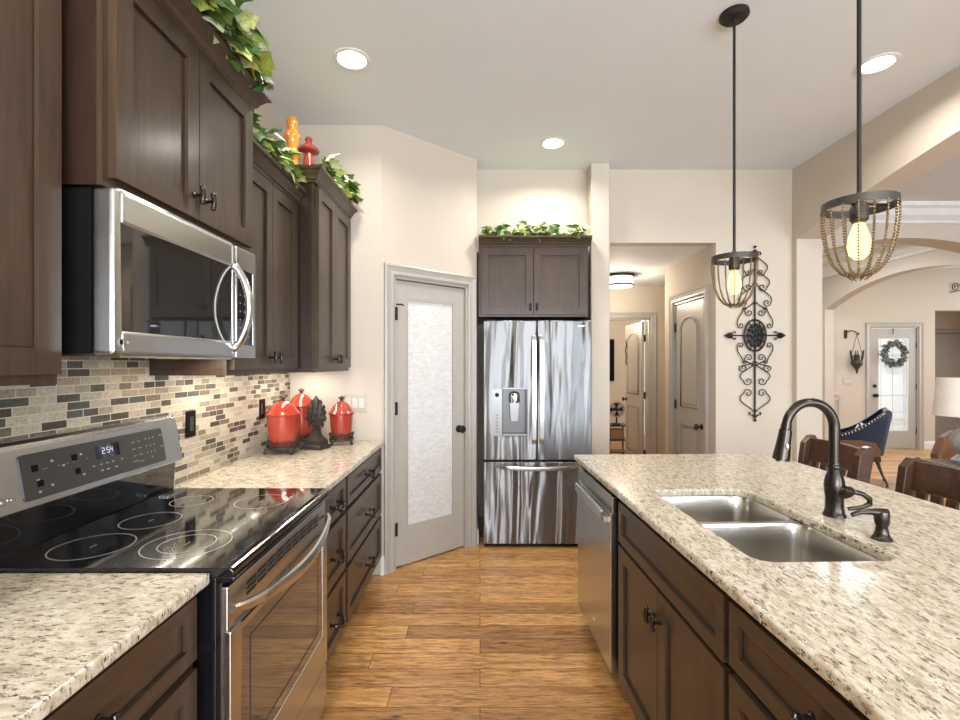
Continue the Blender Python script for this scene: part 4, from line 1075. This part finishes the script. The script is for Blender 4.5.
for k in range(4):
    a = 2*pi*k/4; b.prism([(.02*cos(a), .235+.02*sin(a)), (.105*cos(a-.35), .235+.105*sin(a-.35)), (.105*cos(a+.45), .235+.105*sin(a+.45))], -.004, .002, 'y')
b.build('blades', M['blackmat'], t)
o = MB().tube([(0, 0, 0), (.01, -.01, -.08), (-.008, -.01, -.16), (.01, -.01, -.24), (0, -.01, -.32), (.012, -.01, -.36)], [.004, .012, .008, .012, .008, .012], 8).build('door_hanging', M['pewter'], None, loc=(2.125, 7.0, 1.78)); tag(o, 'slim metal ornament hanging by the open hall door', 'ornament')

# ================================================================ foyer and great room things
t = thing('wall_lantern', 'hanging iron candle lantern on a wall bracket left of front door', 'lantern', (6.17, 8.045, 0), 0)
b = MB().box(-.05, -.01, .005, .025, 1.86, 2.0).tube([(-.03, .01, 1.96), (.03, -.02, 1.99), (.08, -.05, 1.97), (.10, -.06, 1.93), (.13, -.05, 1.95), (.15, -.04, 1.93), (.13, -.03, 1.91)], .010, 6); b.build('bracket', M['black'], t)
b = MB()
for s in (-1, 1): b.tube([(.10, -.06, 1.92), (.10+.08*s, -.06, 1.62)], .004, 5)
b.build('hanger', M['black'], t)
b = MB().lathe([(0, 1.26), (.012, 1.28), (.022, 1.34), (.075, 1.42), (.085, 1.46), (.070, 1.49), (.060, 1.49), (0, 1.47)], (.10, -.06, 0), 8)
for k in range(6):
    a = 2*pi*k/6; b.tube([(.10+.07*cos(a), -.06+.07*sin(a), 1.48), (.10+.085*cos(a), -.06+.085*sin(a), 1.56), (.10+.10*cos(a), -.06+.10*sin(a), 1.66)], [.008, .012, .006], 6)
b.lathe([(.04, 1.48), (.045, 1.58), (0, 1.58)], (.10, -.06, 0), 12)
b.build('lantern_cup', M['pewter'], t)
# wreath
t = thing('wreath', 'round grey-green wreath hanging on the front door glass', 'wreath', (6.58+.36, 8.06, 1.60), 0)
b = MB(); rnd = random.Random(4); fb = MB()
b.tube([(.17*cos(2*pi*i/32), 0, .17*sin(2*pi*i/32)) for i in range(32)], .022, 8, closed=True); b.build('ring', M['stem'], t)
M['sage'] = plain('sage_grey_foliage', (.22, .24, .22), .7)
for i in range(340):
    a = rnd.uniform(0, 2*pi); r = .17+rnd.uniform(-.045, .045)
    leaf(fb, Vector((r*cos(a), rnd.uniform(-.045, .0), r*sin(a))), .06*rnd.uniform(.6, 1.1), rnd.uniform(0, 6.28), rnd.uniform(-1.5, 1.5), rnd.uniform(-1, 1))
fb.build('foliage', M['sage'], t, recalc=False)
b = MB()
for k in range(5):
    x = 0; b.tube([(.02*k-.04, -.01, -.0), (.02*k-.04, -.01, .0)], .001, 3)
o = MB().tube([(0, 0, 0), (0, -.012, .06), (.0, .0, .10)], .006, 6).build('wreath_hanger', M['black'], None, loc=(6.94, 8.07, 1.93)); tag(o, 'black over-door hook above the wreath', 'hook')
b = MB()
for k in range(3):
    cx = .17*k; b.tube([(cx+.075*(1-.75*i/20)*cos(i*.5), 0, .075*(1-.75*i/20)*sin(i*.5)) for i in range(21)], .006, 5)
b.tube([(-.1, 0, -.09), (.1, 0, -.05), (.3, 0, -.09)], .006, 5)
o = b.build('wire_wall_ornament', M['black'], None, loc=(7.98, 8.05, 2.72)); tag(o, 'curled black wire ornament high on foyer wall at right edge', 'wall decoration')

# wooden stools at the island
def stool(label, x, y):
    t = thing('counter_stool', label, 'stool', (x, y, 0), R(-90)); W = .47
    for px_ in (0, W-.045):
        b = MB().prism([(-.03, 0), (.02, 0), (.012, .62), (.075, .975), (.060, .998), (.030, .99), (-.005, .95), (-.05, .62)], px_, px_+.045, 'x')
        b.build('back_post', M['chairwood'], t, .005)
        MB().prism([(-.44, 0), (-.40, 0), (-.39, .60), (-.435, .60)], px_, px_+.045, 'x').build('front_leg', M['chairwood'], t, .004)
        MB().box(px_+.01, px_+.035, -.40, -.02, .20, .235).build('side_stretcher', M['chairwood'], t, .003)
    b = MB(); n = 10; vs = []
    for i in range(n+1):
        u = i/n; xx = .04+(W-.08)*u; yb = .010+.03*sin(pi*u)
        for y_, z_ in ((yb+.004, .845), (yb+.022, .980), (yb+.044, .980), (yb+.026, .845)): vs.append((xx, y_, z_))
    fs = [(i*4+j, i*4+(j+1) % 4, i*4+4+(j+1) % 4, i*4+4+j) for i in range(n) for j in range(4)]+[(0, 1, 2, 3), tuple(range(n*4, n*4+4))]
    b.add(vs, fs); b.build('top_rail', M['chairwood'], t, .004)
    MB().box(.04, W-.04, -.005, .02, .68, .72).build('lower_rail', M['chairwood'], t, .003)
    for k in range(5):
        xx = .066+k*.070; MB().prism([(-.002, .72), (.014, .72), (.040, .85), (.024, .85)], xx, xx+.046, 'x').build('slat', M['chairwood'], t, .002)
    MB().box(.005, W-.005, -.44, -.01, .60, .64).build('seat', M['leather'], t, .012)
    MB().box(.02, W-.02, -.425, -.40, .22, .25).build('footrest', M['chairwood'], t, .003)
    return t
stool('brown wooden slat-back stool behind the faucet, at the island', 1.985, 2.97)
stool('brown wooden slat-back stool nearer the camera, at right edge', 1.985, 2.275)

# navy armchair with nailhead trim
M['legblack'] = plain('black_turned_leg', (.01, .01, .01), .3)
t = thing('armchair', 'glossy navy armchair with silver nailhead trim in the dining room', 'armchair', (4.64, 5.87, 0), R(-36))
t.scale = (.70, .74, 1)
top = [(-.34, .60), (-.24, .60), (-.12, .635), (0, .69), (.12, .755), (.22, .82), (.30, .875), (.37, .90), (.41, .875)]
for sy_ in (-1, 1):
    pr = top+[(.38, .80), (.33, .58), (.27, .40), (.20, .50), (0, .52), (-.30, .50), (-.34, .54)]
    y0 = sy_*.33; b = MB().prism(pr, y0-.035*(sy_ > 0), y0+.035*(sy_ < 0), 'y'); am = b.build('arm', M['navy'], t, .012, 3)
    nb = MB()
    for i in range(16):
        u = .6+i/15*5.6; k = int(u); f = u-k
        nb.sphere((top[k][0]*(1-f)+top[k+1][0]*f, y0+.004*sy_, top[k][1]*(1-f)+top[k+1][1]*f-.024), .015, 6)
    nb.build('nailhead_trim', M['chrome'], am)
    MB().prism([(-.33, .345), (-.33, .51), (0, .53), (.20, .51), (.27, .41), (.25, .345)], y0-.03*(sy_ > 0), y0+.03*(sy_ < 0), 'y').build('side_panel', M['leather'], t, .004)
MB().prism([(.22, .36), (.30, .36), (.42, .86), (.38, .90), (.32, .87)], -.30, .30, 'y').build('backrest', M['navy'], t, .02, 3)
MB().box(-.33, .23, -.295, .295, .34, .47).build('seat', M['navy'], t, .03, 3)
MB().box(-.32, .27, -.30, .30, .285, .345).build('seat_rail', M['chairwood'], t, .004)
for x, y, dx in ((-.29, -.28, -.03), (-.29, .28, -.03), (.22, -.28, .13), (.22, .28, .13)):
    MB().tube([(x, y, .30), (x+dx*.5, y, .14), (x+dx, y, .035), (x+dx, y, 0)], [.026, .018, .015, .024], 10).build('leg', M['legblack'], t)
def stripes():
    m, nt, b = mat('black_white_striped_fabric'); wv = nd(nt, 'ShaderNodeTexWave'); wv.inputs['Scale'].default_value = 9
    nt.links.new(coords(nt), wv.inputs['Vector']); nt.links.new(ramp(nt, wv.outputs['Fac'], [(.4, .02), (.5, .6)]), b.inputs['Base Color']); setp(b, rough=.8); return m
o = MB().box(-.045, .045, -.17, .17, 0, .24).build('cushion', stripes(), None, .04, 4, loc=(4.60, 5.90, .475), rot=(0, R(22), R(-36))); o['label'] = 'striped cushion leaning inside the navy armchair'; o['category'] = 'cushion'
# leather chair behind the lamp
t = thing('leather_chair', 'tan leather chair behind the lamp table at right edge', 'chair', (4.18, 4.1, 0), R(10))
b = MB().prism([(-.26, .42), (-.24, .66), (-.14, .80), (.0, .86), (.14, .80), (.24, .66), (.26, .42)], -.04, .05, 'y', M=Matrix.Rotation(R(-8), 4, 'X')); b.build('backrest', M['leather'], t, .03, 3)
MB().box(-.25, .25, -.46, .0, .36, .46).build('seat', M['leather'], t, .03, 3)
for x in (-.21, .21):
    for y in (-.42, -.02): MB().tube([(x, y, .37), (x*1.05, y, 0)], [.022, .014], 8).build('leg', M['chairwood'], t)
# lamp table
t = thing('console_table', 'brown wooden table under the lamp at the right edge', 'table', (3.1, 2.98, 0), 0)
MB().box(0, 1.3, 0, .42, .735, .76).build('table_top', M['chairwood'], t, .005)
MB().box(.05, 1.25, .04, .38, .64, .735).build('apron', M['chairwood'], t, .002)
for x in (.05, 1.20):
    for y in (.04, .33): MB().box(x, x+.05, y, y+.05, 0, .64).build('leg', M['chairwood'], t, .003)
t = thing('table_lamp', 'table lamp with white drum shade and ornate grey base at right edge', 'lamp', (3.285, 3.24, .76), 0)
MB().lathe([(.160, .325), (.172, .32), (.150, .575), (.142, .575), (.160, .325)], n=32).build('lamp_shade', M['shade'], t)
M['greymet'] = plain('brushed_grey_metal', (.42, .43, .45), .35, .6)
MB().lathe([(0, 0), (.075, 0), (.08, .02), (.06, .04), (.045, .06), (.07, .10), (.085, .15), (.07, .20), (.04, .235), (.05, .25), (.03, .27), (.012, .29), (.012, .57), (0, .57)], n=24).build('base', M['greymet'], t)
MB().lathe([(0, .57), (.012, .575), (.008, .585), (.018, .60), (.012, .615), (0, .618)], n=12).build('finial', M['chrome'], t)
